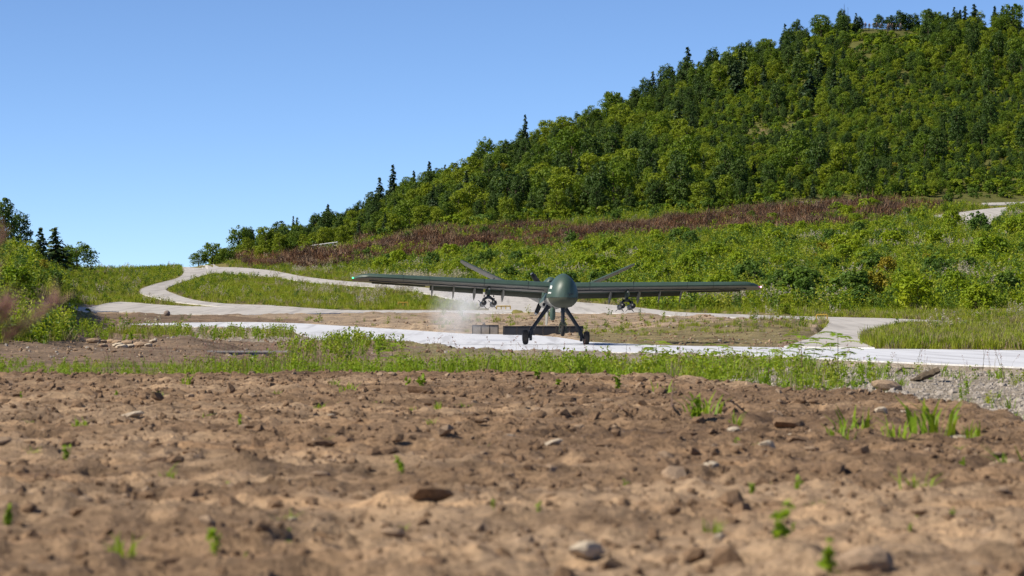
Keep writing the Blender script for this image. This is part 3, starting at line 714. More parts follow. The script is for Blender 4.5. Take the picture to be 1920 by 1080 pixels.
# ------------------------------------------------------------------ plants: shapes
def leaf_quads(P, D, size, rng, flop=.6):
    """one small four-cornered leaf spray at each point, facing roughly along D"""
    n = len(P); nrm = D + flop * rng.normal(size=(n, 3)); nrm /= np.linalg.norm(nrm, axis=1, keepdims=True) + 1e-9
    a = np.cross(nrm, rng.normal(size=(n, 3))); a /= np.linalg.norm(a, axis=1, keepdims=True) + 1e-9
    b = np.cross(nrm, a); s = (size * rng.uniform(.6, 1.35, n))[:, None]
    k = .62
    V = np.stack([P - a * s, P - b * s * k + nrm * s * .25, P + a * s, P + b * s * k + nrm * s * .2], 1).reshape(-1, 3)
    return V, np.arange(4 * n).reshape(n, 4)
def sphere_dirs(n, rng, up=.25):
    d = rng.normal(size=(n, 3)); d[:, 2] += up; return d / (np.linalg.norm(d, axis=1, keepdims=True) + 1e-9)
def crown_mesh(name, mat, h, w, base, ncl, nlf, leaf, seed, shape='round'):
    rng = np.random.default_rng(seed); Ps = []; Ds = []
    for k in range(ncl):
        d = sphere_dirs(1, rng, .1)[0]; q = rng.uniform(.35, 1) ** .5
        z = base + (h - base) * (.5 + .47 * d[2] * q); t = (z - base) / (h - base)
        prof = {'round': math.sqrt(max(.06, 1 - (2 * t - .85) ** 2 / 1.35)), 'tall': math.sqrt(max(.04, 1 - (2 * t - .7) ** 2 / 1.7)) * .8, 'low': math.sqrt(max(.05, 1 - t * t))}[shape]
        an = rng.uniform(0, 2 * math.pi); rr = w / 2 * prof * rng.uniform(.25, 1) ** .6 * .82
        c = np.array([rr * math.cos(an), rr * math.sin(an), z]); r = w * rng.uniform(.08, .19) * (1.15 - .4 * t)
        dd = sphere_dirs(nlf, rng, .55); Ps.append(c + dd * r * rng.uniform(.55, 1.12, (nlf, 1)) * np.array([1, 1, .85])); Ds.append(dd + np.array([0, 0, .25]))
    V, Fq = leaf_quads(np.concatenate(Ps), np.concatenate(Ds), leaf, rng, .38)
    return np_mesh(name, V, Fq, [mat])
def conifer_mesh(name, mat, h, w, seed, tiers=15):
    rng = np.random.default_rng(seed); Ps = []; Ds = []
    for t in range(tiers):
        f = t / (tiers - 1); z = h * (.10 + .88 * f); L = w / 2 * (1 - f) ** .85 * rng.uniform(.8, 1.1) + .08
        for b in range(max(4, int(9 * (1 - f) + 4))):
            an = rng.uniform(0, 2 * math.pi); Lb = L * rng.uniform(.65, 1.15); m = max(3, int(11 * (1 - f)) + 2)
            u = np.linspace(.15, 1, m)
            p = np.stack([np.cos(an) * u * Lb, np.sin(an) * u * Lb, z - .28 * Lb * u ** 1.5 + .08 * rng.normal(size=m)], 1) + rng.normal(size=(m, 3)) * .05 * w / 3
            Ps.append(p); Ds.append(np.tile([np.cos(an) * .4, np.sin(an) * .4, .9], (m, 1)))
    V, Fq = leaf_quads(np.concatenate(Ps), np.concatenate(Ds), w * .085, rng, .45)
    return np_mesh(name, V, Fq, [mat])
def trunk_mesh(name, h, r, seed, limbs=5):
    g = random.Random(seed); b = MB()
    top = Vector((g.uniform(-.2, .2), g.uniform(-.2, .2), h)); b.tube([(0, 0, -.3), (g.uniform(-.05, .05), 0, h * .4), top], [r, r * .75, r * .25], 6)
    for k in range(limbs):
        z = h * g.uniform(.35, .85); a = g.uniform(0, 6.28); L = h * g.uniform(.2, .34)
        b.tube([(0, 0, z), (math.cos(a) * L * .6, math.sin(a) * L * .6, z + L * .45), (math.cos(a) * L, math.sin(a) * L, z + L * .9)], [r * .45, r * .28, r * .1], 5)
    return b.mesh(name, M['bark'])
def blades(n, h, spread, width, seed, lean=.5):
    rng = np.random.default_rng(seed); a = rng.uniform(0, 2 * math.pi, n); r = spread * rng.uniform(0, 1, n) ** .7
    B = np.stack([r * np.cos(a), r * np.sin(a), np.full(n, -.02)], 1); hh = h * rng.uniform(.45, 1.1, n); d = a + rng.normal(0, .9, n)
    L = np.stack([np.cos(d), np.sin(d)], 1) * (hh * rng.uniform(.05, lean, n))[:, None]; W = np.stack([-np.sin(d), np.cos(d), 0 * d], 1) * width
    M1 = B + np.concatenate([L * .35, (hh * .6)[:, None]], 1); T = B + np.concatenate([L, hh[:, None] * rng.uniform(.75, 1, (n, 1))], 1)
    V = np.stack([B - W, B + W, M1 + W * .8, M1 - W * .8, T + W * .12, T - W * .12], 1).reshape(-1, 3); i = np.arange(n)[:, None] * 6
    return V, np.concatenate([i + np.array([[0, 1, 2, 3]]), i + np.array([[3, 2, 4, 5]])])
def cat(parts):
    V = []; Fs = []; MI = []; n = 0
    for (v, f), m in parts: V.append(v); Fs.append(f + n); MI += [m] * len(f); n += len(v)
    return np.concatenate(V), np.concatenate(Fs), MI
def weed(h, stems, nl, leaf, seed, spread):
    rng = np.random.default_rng(seed); P = []; D = []
    for s in range(stems):
        a = rng.uniform(0, 6.28); r = spread * rng.uniform(.1, 1); hh = h * rng.uniform(.6, 1.05); u = np.linspace(.12, 1, nl)
        c = np.stack([np.cos(a) * r * (.4 + .6 * u), np.sin(a) * r * (.4 + .6 * u), hh * u], 1)
        P.append(c + rng.normal(size=(nl, 3)) * .06 * h); D.append(sphere_dirs(nl, rng, 1.0))
    return leaf_quads(np.concatenate(P), np.concatenate(D), leaf, rng, .5)
def plumes(n, h, spread, seed, plen=.16, pw=.02):
    """stems with feathery heads"""
    rng = np.random.default_rng(seed); V1, F1 = blades(n, h, spread, .004, seed, .25); T = V1.reshape(n, 6, 3)[:, 4]
    P = []; D = []
    for k in range(n):
        m = 9; u = np.linspace(-.75, .45, m)[:, None]; d = np.array([rng.normal(0, .3), rng.normal(0, .3), 1.0]); P.append(T[k] + d * u * plen + rng.normal(size=(m, 3)) * pw); D.append(rng.normal(size=(m, 3)))
    return (V1, F1), leaf_quads(np.concatenate(P), np.concatenate(D), pw * 1.5, rng, .5)

# ------------------------------------------------------------------ scattering of what nobody could count
def var_collection(name, meshes):
    col = bpy.data.collections.new(name)
    for i, me in enumerate(meshes):
        o = bpy.data.objects.new('%s_%02d' % (name, i), me); col.objects.link(o)
    return col
def scatter(name, label, cat_, X, Y, scale, meshes, seed=1, tilt=.12, sink=0.0, weights=None, Z=None, zs=None):
    rng = np.random.default_rng(seed); n = len(X)
    if Z is None: Z = ground_z(X, Y)
    V = np.stack([X, Y, Z - sink], 1)
    me = bpy.data.meshes.new(name); me.vertices.add(n); me.vertices.foreach_set('co', V.astype(np.float32).ravel())
    rot = np.stack([rng.normal(0, tilt, n), rng.normal(0, tilt, n), rng.uniform(0, 6.28, n)], 1); sc = np.repeat(np.asarray(scale)[:, None], 3, 1)
    if zs is not None: sc[:, 2] *= zs
    for an, ty, d in (('rot', 'FLOAT_VECTOR', rot), ('scl', 'FLOAT_VECTOR', sc)):
        at = me.attributes.new(an, ty, 'POINT'); at.data.foreach_set('vector', d.astype(np.float32).ravel())
    at = me.attributes.new('idx', 'INT', 'POINT'); at.data.foreach_set('value', rng.choice(len(meshes), n, p=weights).astype(np.int32))
    o = link(name, me); tag(o, label, cat_, kind='stuff')
    g = bpy.data.node_groups.new(name, 'GeometryNodeTree')
    g.interface.new_socket('Geometry', in_out='INPUT', socket_type='NodeSocketGeometry'); g.interface.new_socket('Geometry', in_out='OUTPUT', socket_type='NodeSocketGeometry')
    i = g.nodes.new('NodeGroupInput'); u = g.nodes.new('NodeGroupOutput'); ci = g.nodes.new('GeometryNodeCollectionInfo'); ci.inputs['Collection'].default_value = var_collection(name + '_kinds', meshes)
    ci.inputs['Separate Children'].default_value = True; ci.inputs['Reset Children'].default_value = True
    ip = g.nodes.new('GeometryNodeInstanceOnPoints'); ip.inputs['Pick Instance'].default_value = True
    def na(nm, ty):
        q = g.nodes.new('GeometryNodeInputNamedAttribute'); q.data_type = ty; q.inputs['Name'].default_value = nm; return q.outputs['Attribute']
    L = g.links.new; L(i.outputs[0], ip.inputs['Points']); L(ci.outputs[0], ip.inputs['Instance']); L(na('rot', 'FLOAT_VECTOR'), ip.inputs['Rotation']); L(na('scl', 'FLOAT_VECTOR'), ip.inputs['Scale']); L(na('idx', 'INT'), ip.inputs['Instance Index']); L(ip.outputs[0], u.inputs[0])
    mo = o.modifiers.new('scatter', 'NODES'); mo.node_group = g
    return o
def sample(n, y0, y1, p0, p1, rng):
    """even over the ground between two distances and two bearings"""
    Y = np.sqrt(rng.uniform(y0 ** 2, y1 ** 2, n)); px = rng.uniform(p0, p1, n); X = (px - 960) / F * Y
    return X, Y, px, YH - F * (base_z(X, Y) - H) / Y
def thin(X, Y, d, order=None):
    """drop points closer than d to one already kept"""
    keep = []; grid = {}
    d = np.broadcast_to(d, X.shape)
    for k in (order if order is not None else range(len(X))):
        c = (int(X[k] // 6), int(Y[k] // 6)); ok = True
        for a in (-1, 0, 1):
            for b in (-1, 0, 1):
                for j in grid.get((c[0] + a, c[1] + b), ()):
                    if (X[j] - X[k]) ** 2 + (Y[j] - Y[k]) ** 2 < (d[k] * .5 + d[j] * .5) ** 2: ok = False; break
                if not ok: break
            if not ok: break
        if ok: keep.append(k); grid.setdefault(c, []).append(k)
    return np.array(keep)
BROWN = [(430, 494), (560, 482), (700, 460), (830, 432), (980, 426), (1140, 430), (1320, 410), (1500, 386), (1780, 386), (1760, 400), (1560, 426), (1380, 440), (1150, 448), (940, 464), (760, 490), (560, 500)]
BARE = [(1385, 266), (1420, 240), (1540, 220), (1550, 240), (1450, 266), (1400, 286)]
rg = np.random.default_rng(21)

# ------------------------------------------------------------------ the wood on the hill
TREES = {}
def tree_kind(key, crown, h, seed, limbs=5):
    TREES[key] = (crown, trunk_mesh(key + '_trunk', h * .8, h * .022, seed, limbs), h)
for k in range(4): tree_kind('broad%d' % k, crown_mesh('broad_crown', M['broad'], 7, 5.4, .8, 72, 34, .17, 100 + k), 7, k)
for k in range(3): tree_kind('yellow%d' % k, crown_mesh('yellow_crown', M['yellow'], 6, 4.8, .5, 66, 34, .165, 200 + k), 6, k + 9)
for k in range(3): tree_kind('deep%d' % k, crown_mesh('deep_crown', M['deep'], 7.5, 5.0, .7, 72, 34, .17, 300 + k, 'tall'), 7.5, k + 19)
for k in range(3): tree_kind('needle%d' % k, conifer_mesh('conifer_crown', M['needle'], 7.5, 3.9, 400 + k), 7.5, k + 29, 0)
tree_kind('autumn0', crown_mesh('autumn_crown', M['autumn'], 5, 4.4, .5, 34, 44, .19, 501), 5, 61)
KN = {'broad': ('broadleaf_tree', 'mid green broadleaf tree standing in the dense hillside wood', 'green broadleaf trees of the hillside wood'),
      'yellow': ('broadleaf_tree', 'bright yellow green broadleaf tree standing in the dense hillside wood', 'yellow green trees of the hillside wood'),
      'deep': ('broadleaf_tree', 'tall deep green broadleaf tree standing in the dense hillside wood', 'deep green trees of the hillside wood'),
      'needle': ('conifer', 'dark pointed conifer standing among broadleaf trees of the hillside wood', 'conifers of the hillside wood'),
      'autumn': ('broadleaf_tree', 'orange yellow turning tree in the hillside wood', 'turning trees of the hillside wood')}
def plant(key, x, y, s, rot, label=None, group=None, cat_='tree', wide=1.0, name=None, sink=0.0):
    kind = key.rstrip('0123456789'); nm, lb, gr = KN[kind]
    e = empty(name or nm, (x, y, gz(x, y) - sink), rot); e.scale = (s * wide, s * wide, s)
    tag(e, label or lb, cat_, group or gr if not label else group)
    link('crown', TREES[key][0], e); link('trunk', TREES[key][1], e)
    return e
X, Y, px, py = sample(16000, 384, 705, 440, 2060, rg)
Yc = np.interp(px, [440, 500, 700, 850, 1000, 1300, 1600, 1920], [420, 470, 590, 610, 630, 650, 655, 668])     # crest
low = np.interp(px, [440, 600, 850, 1120, 1300, 1500, 1750, 1800, 1920], [368, 378, 392, 394, 396, 400, 402, 412, 430])
ok = (Y > low) & (Y < Yc + 16) & ~inpoly(px, py, BARE) & ~on_road(X, Y, 2.0) & ~((px > 1590) & (px < 1735) & (Y > 596))
thinz = ((py > 185) & (py < 240) & (px > 1640)) | ((px > 1760) & (py > 290) & (py < 385)) | ((px > 1300) & (px < 1420) & (py > 232) & (py < 275))
X, Y, px, py, Yc, thinz = X[ok], Y[ok], px[ok], py[ok], Yc[ok], thinz[ok]
patch = fbm(X * .035, Y * .035, 3); patch2 = fbm(X * .05 + 90, Y * .05, 3)
hs = np.clip(.62 + .62 * patch + rg.normal(0, .20, len(X)), .22, 1.3)
clear = fbm(X * .028 + 55, Y * .028 - 20, 3) + np.where(px > 1400, .10, 0)
hs = np.where(clear > .20, np.minimum(hs, .36), hs)
hs = np.where(thinz, np.minimum(hs, .3), hs); hs = np.where(px < 760, hs * .62, np.where(px < 1000, hs * .85, hs)); hs = np.where((px > 1500) & (py < 130), hs * .85, hs)
lane = np.interp(px, [1290, 1400, 1540, 1900], [292, 262, 232, 196]); dl = py - lane
hs = np.where((px > 1290) & (dl > -6) & (dl < 42), np.minimum(hs, .42), hs)
k = thin(X, Y, 4.5 * hs + .3); X, Y, px, py, hs, patch, patch2, Yc = (a[k] for a in (X, Y, px, py, hs, patch, patch2, Yc))
names = []
for q in range(len(X)):
    v = patch2[q] + rg.normal(0, .22)
    con = .07 + .15 * (patch[q] > .32)
    if rg.uniform() < con: names.append('needle%d' % rg.integers(3))
    elif v > .12: names.append('yellow%d' % rg.integers(3))
    elif v < -.10: names.append('deep%d' % rg.integers(3))
    elif rg.uniform() < .015: names.append('autumn0')
    else: names.append('broad%d' % rg.integers(4))
front = np.argsort(-(hs / Y) + 10 * (Y > Yc + 4))
single = set(front[:265].tolist())
KW = {'broad': 'mid green tree', 'yellow': 'yellow green tree', 'deep': 'deep green tree', 'needle': 'dark conifer', 'autumn': 'orange tree'}
kinds = np.array([a.rstrip('0123456789') for a in names])
def tree_label(q):
    size = 'tall' if hs[q] > .82 else 'small' if hs[q] < .6 else 'middling'
    if inpoly(np.array([px[q]]), np.array([py[q]]), [(1340, 300), (1400, 200), (1580, 180), (1600, 260), (1450, 320)])[0]: zone = 'beside the bare earth patch'
    elif Y[q] > Yc[q] - 22: zone = 'along the ridge'
    elif px[q] > 1520 and Y[q] > 575: zone = 'below the people on top'
    elif px[q] < 680: zone = 'above the white railing'
    elif Y[q] < 415 and px[q] < 1300: zone = 'at the edge above the pale track'
    elif Y[q] < 425: zone = 'at the edge above the brown scrub'
    elif px[q] < 1000: zone = 'in the narrow end of the wood'
    else: zone = 'in the thick of the wood'
    d = (X - X[q]) ** 2 + (Y - Y[q]) ** 2; d[q] = 1e9; j = int(np.argmin(d)); nb = KW[kinds[j]].replace(' tree', ' one').replace('dark ', '')
    return '%s %s by %s %s %s' % (size, KW[kinds[q]], 'an' if nb[0] == 'o' else 'a', nb, zone)
for q in single:
    plant(names[q], X[q], Y[q], hs[q], rg.uniform(0, 6.28), tree_label(q), KN[kinds[q]][2], wide=rg.uniform(.85, 1.25))
rest = [q for q in range(len(X)) if q not in single]
keys = sorted(TREES); ki = {a: i for i, a in enumerate(keys)}
tree_meshes = []
for a in keys:                          # crown and trunk as one mesh for the uncounted mass
    c, t, _ = TREES[a]; bm = bmesh.new(); bm.from_mesh(c)
    nf = len(bm.faces); bm.from_mesh(t); bm.faces.ensure_lookup_table()
    for i in range(nf, len(bm.faces)): bm.faces[i].material_index = 1
    me = bpy.data.meshes.new('tree_mass'); bm.to_mesh(me); bm.free(); me.materials.append(c.materials[0]); me.materials.append(M['bark']); tree_meshes.append(me)
o = scatter('forest', 'dense wood of mixed trees covering the upper hill', 'wood', X[rest], Y[rest], hs[rest], tree_meshes, 3, .03)
o.data.attributes['idx'].data.foreach_set('value', np.array([ki[names[q]] for q in rest], np.int32))
print('TREES', len(X))
# undergrowth between and below the trees
UB = [crown_mesh('under', M[m], 1.5, 2.2, .0, 16, 30, .13, 600 + i, 'low') for i, m in enumerate(('broad', 'yellow', 'broad', 'shrub', 'shrub_dark'))]
X, Y, px, py = sample(14000, 384, 690, 380, 2060, rg)
low = np.interp(px, [380, 600, 850, 1120, 1300, 1500, 1750, 1920], [362, 372, 386, 389, 390, 398, 398, 402])
ok = (Y > low) & ~(inpoly(px, py, BARE) & (rg.uniform(size=len(X)) < .72)) & ~on_road(X, Y, .8) & ~((px > 1610) & (px < 1710) & (Y > 632))
scatter('undergrowth', 'low leafy undergrowth filling the gaps of the hillside wood', 'undergrowth', X[ok], Y[ok], rg.uniform(.4, 1.2, ok.sum()), UB, 4, .1)

# trees that stand out: on the skyline and beside the saddle
def stand(key, px_, top, base, Yd, label, wide=1.0, group=None, cat_='tree', name=None):
    x = (px_ - 960) / F * Yd; z0 = gz(x, Yd); want = zpy(Yd, top); h = max(1.0, want - z0)
    low = .22 * h if wide > 1.2 else .04 * h
    return plant(key, x, Yd, (h + low) / TREES[key][2], rnd.uniform(0, 6.28), label, group, cat_, wide, name, low)
stand('needle0', 737, 312, 360, 560, 'tall lone conifer rising above the ridge line', 1.0)
stand('needle1', 712, 334, 365, 556, 'conifer beside the tall lone conifer on the ridge')
stand('needle2', 805, 304, 340, 585, 'conifer on the ridge between broadleaf crowns')
stand('needle0', 985, 218, 270, 615, 'narrow conifer poking out of the ridge halfway up the hill', .8)
stand('needle1', 550, 406, 455, 470, 'thin spire of a conifer above the white railing', .6)
stand('needle2', 517, 427, 460, 440, 'small thin conifer above the bushes near the saddle', .6)
stand('needle0', 463, 452, 480, 400, 'tiny conifer on the low end of the ridge', .6)
stand('deep0', 615, 388, 455, 490, 'dark leafy tree behind the white railing', 1.0)
stand('deep1', 590, 400, 455, 480, 'leafy tree crowded against the dark one by the white railing', 1.0)
stand('broad1', 398, 452, 492, 372, 'bushy tree at the end of the ridge by the road crest', 1.25)
stand('broad2', 425, 464, 492, 370, 'rounded bush tree next to the one at the road crest', 1.5)
stand('broad0', 372, 470, 495, 371, 'low bush tree leaning over the road crest', 1.5)
stand('yellow1', 490, 464, 488, 378, 'rounded light green bush on the bank over the road', 1.7)
stand('deep2', 1581, 27, 55, 640, 'dark tree at the foot of the mast on the hilltop', 1.3)
stand('needle1', 1605, 25, 48, 642, 'ragged pine right of the mast on the hilltop', 1.2)
stand('deep1', 1612, 31, 48, 643, 'small dark tree close to the ragged pine on the hilltop', 1.1)
for a, t, lb in ((1648, 27, 'thin small tree among the people on the hilltop'), (1687, 20, 'tallest small tree behind the people on the hilltop'), (1668, 27, 'low dark tree behind the people on the hilltop'), (1699, 25, 'small tree at the end of the row of people'), (1714, 26, 'rounded small tree beyond the row of people')):
    stand('deep%d' % (a % 3), a, t, 40, 653, lb, 1.35)
for a, t, wd in ((1741, 17, 1.0), (1755, 26, 1.2), (1777, 24, 1.0), (1789, 14, .8), (1800, 20, 1.0), (1809, 13, 1.0), (1827, 10, 1.1), (1865, 12, .8), (1880, 12, .9), (1899, 14, 1.0)):
    stand('needle%d' % (a % 3), a, t, 40, 668 if a > 1700 else 645, 'small conifer standing against the sky on the hilltop', wd * 1.25, 'small conifers along the hilltop skyline')
for a, t, y_, key, lb, wd in ((6, 366, 190, 'deep0', 'big dark tree at the top of the left bank', 1.0), (-20, 372, 150, 'yellow0', 'bright green tree in front of the dark one on the left bank', 1.0), (38, 398, 215, 'deep1', 'dark spreading tree leaning out from the left bank', 1.1),
                     (76, 428, 225, 'needle1', 'scraggy pine behind the left bank', 1.3), (103, 428, 240, 'needle2', 'layered pine standing out against the sky by the left bank', 1.5), (145, 453, 262, 'broad3', 'wide low tree where the left bank meets the grassy mound', 1.5),
                     (118, 462, 250, 'broad1', 'rounded tree between the layered pine and the grassy mound', 1.5), (50, 448, 200, 'yellow2', 'yellowish tree on the slope of the left bank', 1.4)):
    stand(key, a, t, 480, y_, lb, wd)
KN['willow'] = ('broadleaf_tree', '', '')
stand('broad2', 1408, 394, 440, 352, 'feathery light green tree at the lower edge of the brown scrub', 1.05)
stand('deep2', 1105, 325, 410, 402, 'large rounded tree at the lower edge of the wood', .95)
stand('deep1', 1383, 300, 375, 410, 'broad dark tree at the foot of the wood above the brown scrub', .95)

# ------------------------------------------------------------------ shrubs on the lower slope
SH = {}
for i in range(3):
    SH['shrub%d' % i] = crown_mesh('shrub_leaves', M['shrub'], 1.6, 2.3, .0, 34, 40, .085, 700 + i, 'low')
    SH['dark%d' % i] = crown_mesh('dark_shrub_leaves', M['shrub_dark'], 1.8, 2.1, .0, 34, 40, .085, 720 + i, 'low')
SH['autumn0'] = crown_mesh('turning_leaves', M['autumn'], 1.6, 2.2, .0, 34, 40, .08, 740, 'low')
stemm = {}
def stems_mesh(seed):
    g = random.Random(seed); b = MB()
    for k in range(6):
        a = g.uniform(0, 6.28); L = g.uniform(.3, .8); b.tube([(0, 0, -.1), (math.cos(a) * L * .5, math.sin(a) * L * .5, .6), (math.cos(a) * L, math.sin(a) * L, 1.2)], [.03, .02, .008], 5)
    return b.mesh('shrub_stems', M['bark'])
ST = stems_mesh(3)
SL = {'shrub': ('yellow green leafy shrub on the slope below the brown scrub', 'yellow green shrubs on the lower slope'), 'dark': ('dark green dense shrub on the slope below the brown scrub', 'dark green shrubs on the lower slope'), 'autumn': ('shrub with orange yellow leaves on the lower slope', 'turning shrubs on the lower slope')}
def shrub(key, x, y, s, label=None, group=None, wide=1.0, zs=1.0):
    kd = key.rstrip('0123456789'); e = empty('shrub', (x, y, gz(x, y) - .05), rnd.uniform(0, 6.28)); e.scale = (s * wide, s * wide, s * zs)
    tag(e, label or SL[kd][0], 'shrub', group if label else SL[kd][1]); link('foliage', SH[key], e); link('stems', ST, e); return e
def hides_road(X, Y, far=9.0):
    r = np.zeros(X.shape, bool)
    for d in np.arange(1.0, far, 1.5): r |= on_road(X / Y * (Y + d), Y + d)
    return r
X, Y, px, py = sample(3000, 166, 374, 560, 1990, rg)
lowY = np.interp(px, [560, 700, 1000, 1240, 1540, 1620, 1990], [350, 300, 232, 176, 174, 170, 162])
ok = (Y > lowY) & ~on_road(X, Y, 1.2) & ~hides_road(X, Y, 14) & ~(inpoly(px, py, BROWN) & (rg.uniform(size=len(X)) < .8))
ok &= rg.uniform(size=len(X)) < np.where(px > 1400, 1.0, .55)
X, Y, px, py = X[ok], Y[ok], px[ok], py[ok]
pt = fbm(X * .06 + 31, Y * .06, 3); s_ = np.clip(.85 + .5 * pt + rg.normal(0, .25, len(X)), .4, 1.8)
k = thin(X, Y, 2.1 * s_)[:250]
for q in k:
    v = pt[q] + rg.normal(0, .2); au = (1500 < px[q] < 1780 and 470 < py[q] < 520 and rg.uniform() < .25) or rg.uniform() < .012
    key = 'autumn0' if au else ('dark%d' % rg.integers(3) if v < -.10 else 'shrub%d' % rg.integers(3))
    kd = key.rstrip('0123456789'); size = 'big' if s_[q] > 1.05 else 'small' if s_[q] < .7 else 'middling'
    if py[q] > 568: zone = 'beside the pale road'
    elif Y[q] > 325: zone = 'just under the brown scrub'
    elif px[q] > 1740 and py[q] < 470: zone = 'near the bend of the upper road'
    elif px[q] > 1440: zone = 'in the thicket beyond the red lit wing'
    elif px[q] > 1085: zone = 'on the slope above the red lit wing'
    else: zone = 'on the slope above the green lit wing'
    if kd != 'autumn': zone += ', ' + ('overtopped by taller weeds' if s_[q] < .6 else 'wide and low' if s_[q] < .9 else 'rounded')
    shrub(key, X[q], Y[q], s_[q], '%s %s shrub %s' % (size, {'shrub': 'yellow green', 'dark': 'dark green', 'autumn': 'orange yellow'}[kd], zone), SL[kd][1], wide=rg.uniform(.9, 1.3))
for a, top, base, key, lb, wd in ((810, 473, 508, 'dark0', 'round dark green shrub standing alone above the wing with the green light', 1.0), (1069, 430, 460, 'dark1', 'dark round shrub at the edge of the brown scrub', .9), (1270, 430, 460, 'dark2', 'dark shrub on the bright slope under the wood', 1.0),
                                  (745, 468, 505, 'shrub0', 'tall bright green shrub left of the round dark shrub', .9), (715, 478, 510, 'shrub1', 'bright shrub beside the tall bright shrub', 1.0), (1470, 566, 592, 'shrub1', 'rounded light green shrub beside the road near the yellow barrier', 1.0),
                                  (1452, 520, 560, 'dark1', 'leafy dark green thicket shrub right of the wing with the red light', 1.4), (1510, 505, 560, 'dark2', 'big leafy shrub draped in vines behind the road', 1.7), (1600, 508, 565, 'dark0', 'big shadowed shrub in the middle of the thicket', 1.6)):
    x, y = unproject(a, base); h = zpy(y, top) - gz(x, y); shrub(key, x, y, h / 1.7, lb, wide=wd)
# left bank shrubs
for a, top, base, key, lb, wd in ((75, 565, 628, 'shrub0', 'large bright shrub spilling over the foot of the left bank', 1.2), (20, 580, 640, 'shrub1', 'bright shrub at the outer foot of the left bank', 1.2), (112, 590, 632, 'shrub2', 'smaller shrub at the right end of the left bank', 1.0), (25, 470, 560, 'shrub2', 'leafy shrub halfway up the left bank', 1.2), (75, 470, 520, 'autumn0', 'yellowish shrub on the brow of the left bank', 1.1), (55, 450, 500, 'shrub1', 'shrub near the top of the left bank', 1.2), (165, 573, 585, 'shrub0', 'low grassy shrub between the yellow flag and the road', 1.2), (98, 490, 545, 'dark0', 'dark shrub on the right shoulder of the left bank', 1.0)):
    x, y = unproject(a, base); h = zpy(y, top) - gz(x, y); shrub(key, x, y, max(h, .3) / 2.3, lb, wide=wd)

# ------------------------------------------------------------------ ground cover: weeds, meadow, brown scrub
def cmesh(name, parts, mats):
    V, Fq, mi = cat(parts); return np_mesh(name, V, Fq, mats, midx=mi)
WD = [cmesh('weed', [(weed(.9, 6, 9, .075, 800 + i, .45), 0), (blades(10, .6, .4, .014, 810 + i), 0)], [M[m]]) for i, m in enumerate(('shrub', 'shrub', 'meadow', 'broad', 'shrub_dark'))]
MD = [cmesh('meadow_tuft', [(blades(34, .5, .34, .013, 830 + i), 0)], [M[m]]) for i, m in enumerate(('meadow', 'meadow', 'shrub', 'straw'))]
pl = plumes(12, .95, .35, 850, .2, .03); MD.append(cmesh('plume_tuft', [(blades(22, .6, .3, .012, 851), 0), (pl[0], 1), (pl[1], 2)], [M['meadow'], M['straw'], M['plume_pale']]))
X, Y, px, py = sample(60000, 118, 378, -60, 1990, rg)
ok = ~on_road(X, Y, .35) & ~inpoly(px, py, BROWN)
dirt = inpoly(px, py, [(120, 572), (700, 586), (960, 586), (1130, 590), (1300, 594), (1560, 601), (1530, 630), (1460, 660), (1050, 655), (800, 645), (-100, 615)])
ok &= ~(dirt & (rg.uniform(size=len(X)) < np.where((px > 1080) & (py > 612), .45, .94))) & (base_z(X, Y) > .05)
ok &= ~(hides_road(X, Y, 7) & (rg.uniform(size=len(X)) < .75))
X, Y, px, py = X[ok], Y[ok], px[ok], py[ok]
slope = (Y > np.interp(px, [-60, 90, 330, 560, 700, 1000, 1240, 1540, 1620, 1990], [200, 210, 215, 330, 290, 225, 174, 172, 172, 166]))
hid = hides_road(X, Y); wn_ = fbm(X * .09, Y * .09, 3); weedy = (rg.uniform(size=len(X)) < np.where(slope, .62 + .5 * wn_, .12 + .5 * np.maximum(wn_, 0))); med = ~weedy
scatter('weeds', 'tall green weeds covering the lower slopes', 'weeds', X[weedy], Y[weedy], rg.uniform(.55, 1.35, weedy.sum()) * (1 + .5 * wn_[weedy]) * np.where(slope[weedy], np.interp(px[weedy], [300, 560, 720], [.5, .5, 1]), .45) * np.where(hid[weedy], .3, 1), WD, 6, .15)
wgt = [.40, .22, .16, .22]
msc = rg.uniform(.4, .95, med.sum()) * np.where(dirt[ok][med], .6, 1) * np.where(hid[med], .4, 1) * (1 + .7 * fbm(X[med] * .2, Y[med] * .2, 3))
dry = fbm(X[med] * .11 + 3, Y[med] * .08, 3) + rg.normal(0, .12, med.sum()) > .08; Xm, Ym = X[med], Y[med]
scatter('meadow', 'green meadow grass between the roads', 'grass', Xm[~dry], Ym[~dry], msc[~dry], MD[:4], 7, .12, weights=[.44, .22, .28, .06])
scatter('meadow', 'yellowed patches of meadow grass between the roads', 'grass', Xm[dry], Ym[dry], msc[dry], MD, 37, .12, weights=[.36, .16, .05, .36, .07])
X, Y, px, py = sample(14000, 165, 345, 640, 1990, rg); pn = fbm(X * .045 + 7, Y * .09, 3)
ok = ~on_road(X, Y, 1) & ~hides_road(X, Y) & ~inpoly(px, py, BROWN) & (pn > .36) & (py < 575)
scatter('plume_grass', 'pale plume grass in drifts on the lower slope', 'grass', X[ok], Y[ok], rg.uniform(.7, 1.4, ok.sum()), [MD[4], MD[3]], 27, .15, weights=[.7, .3])
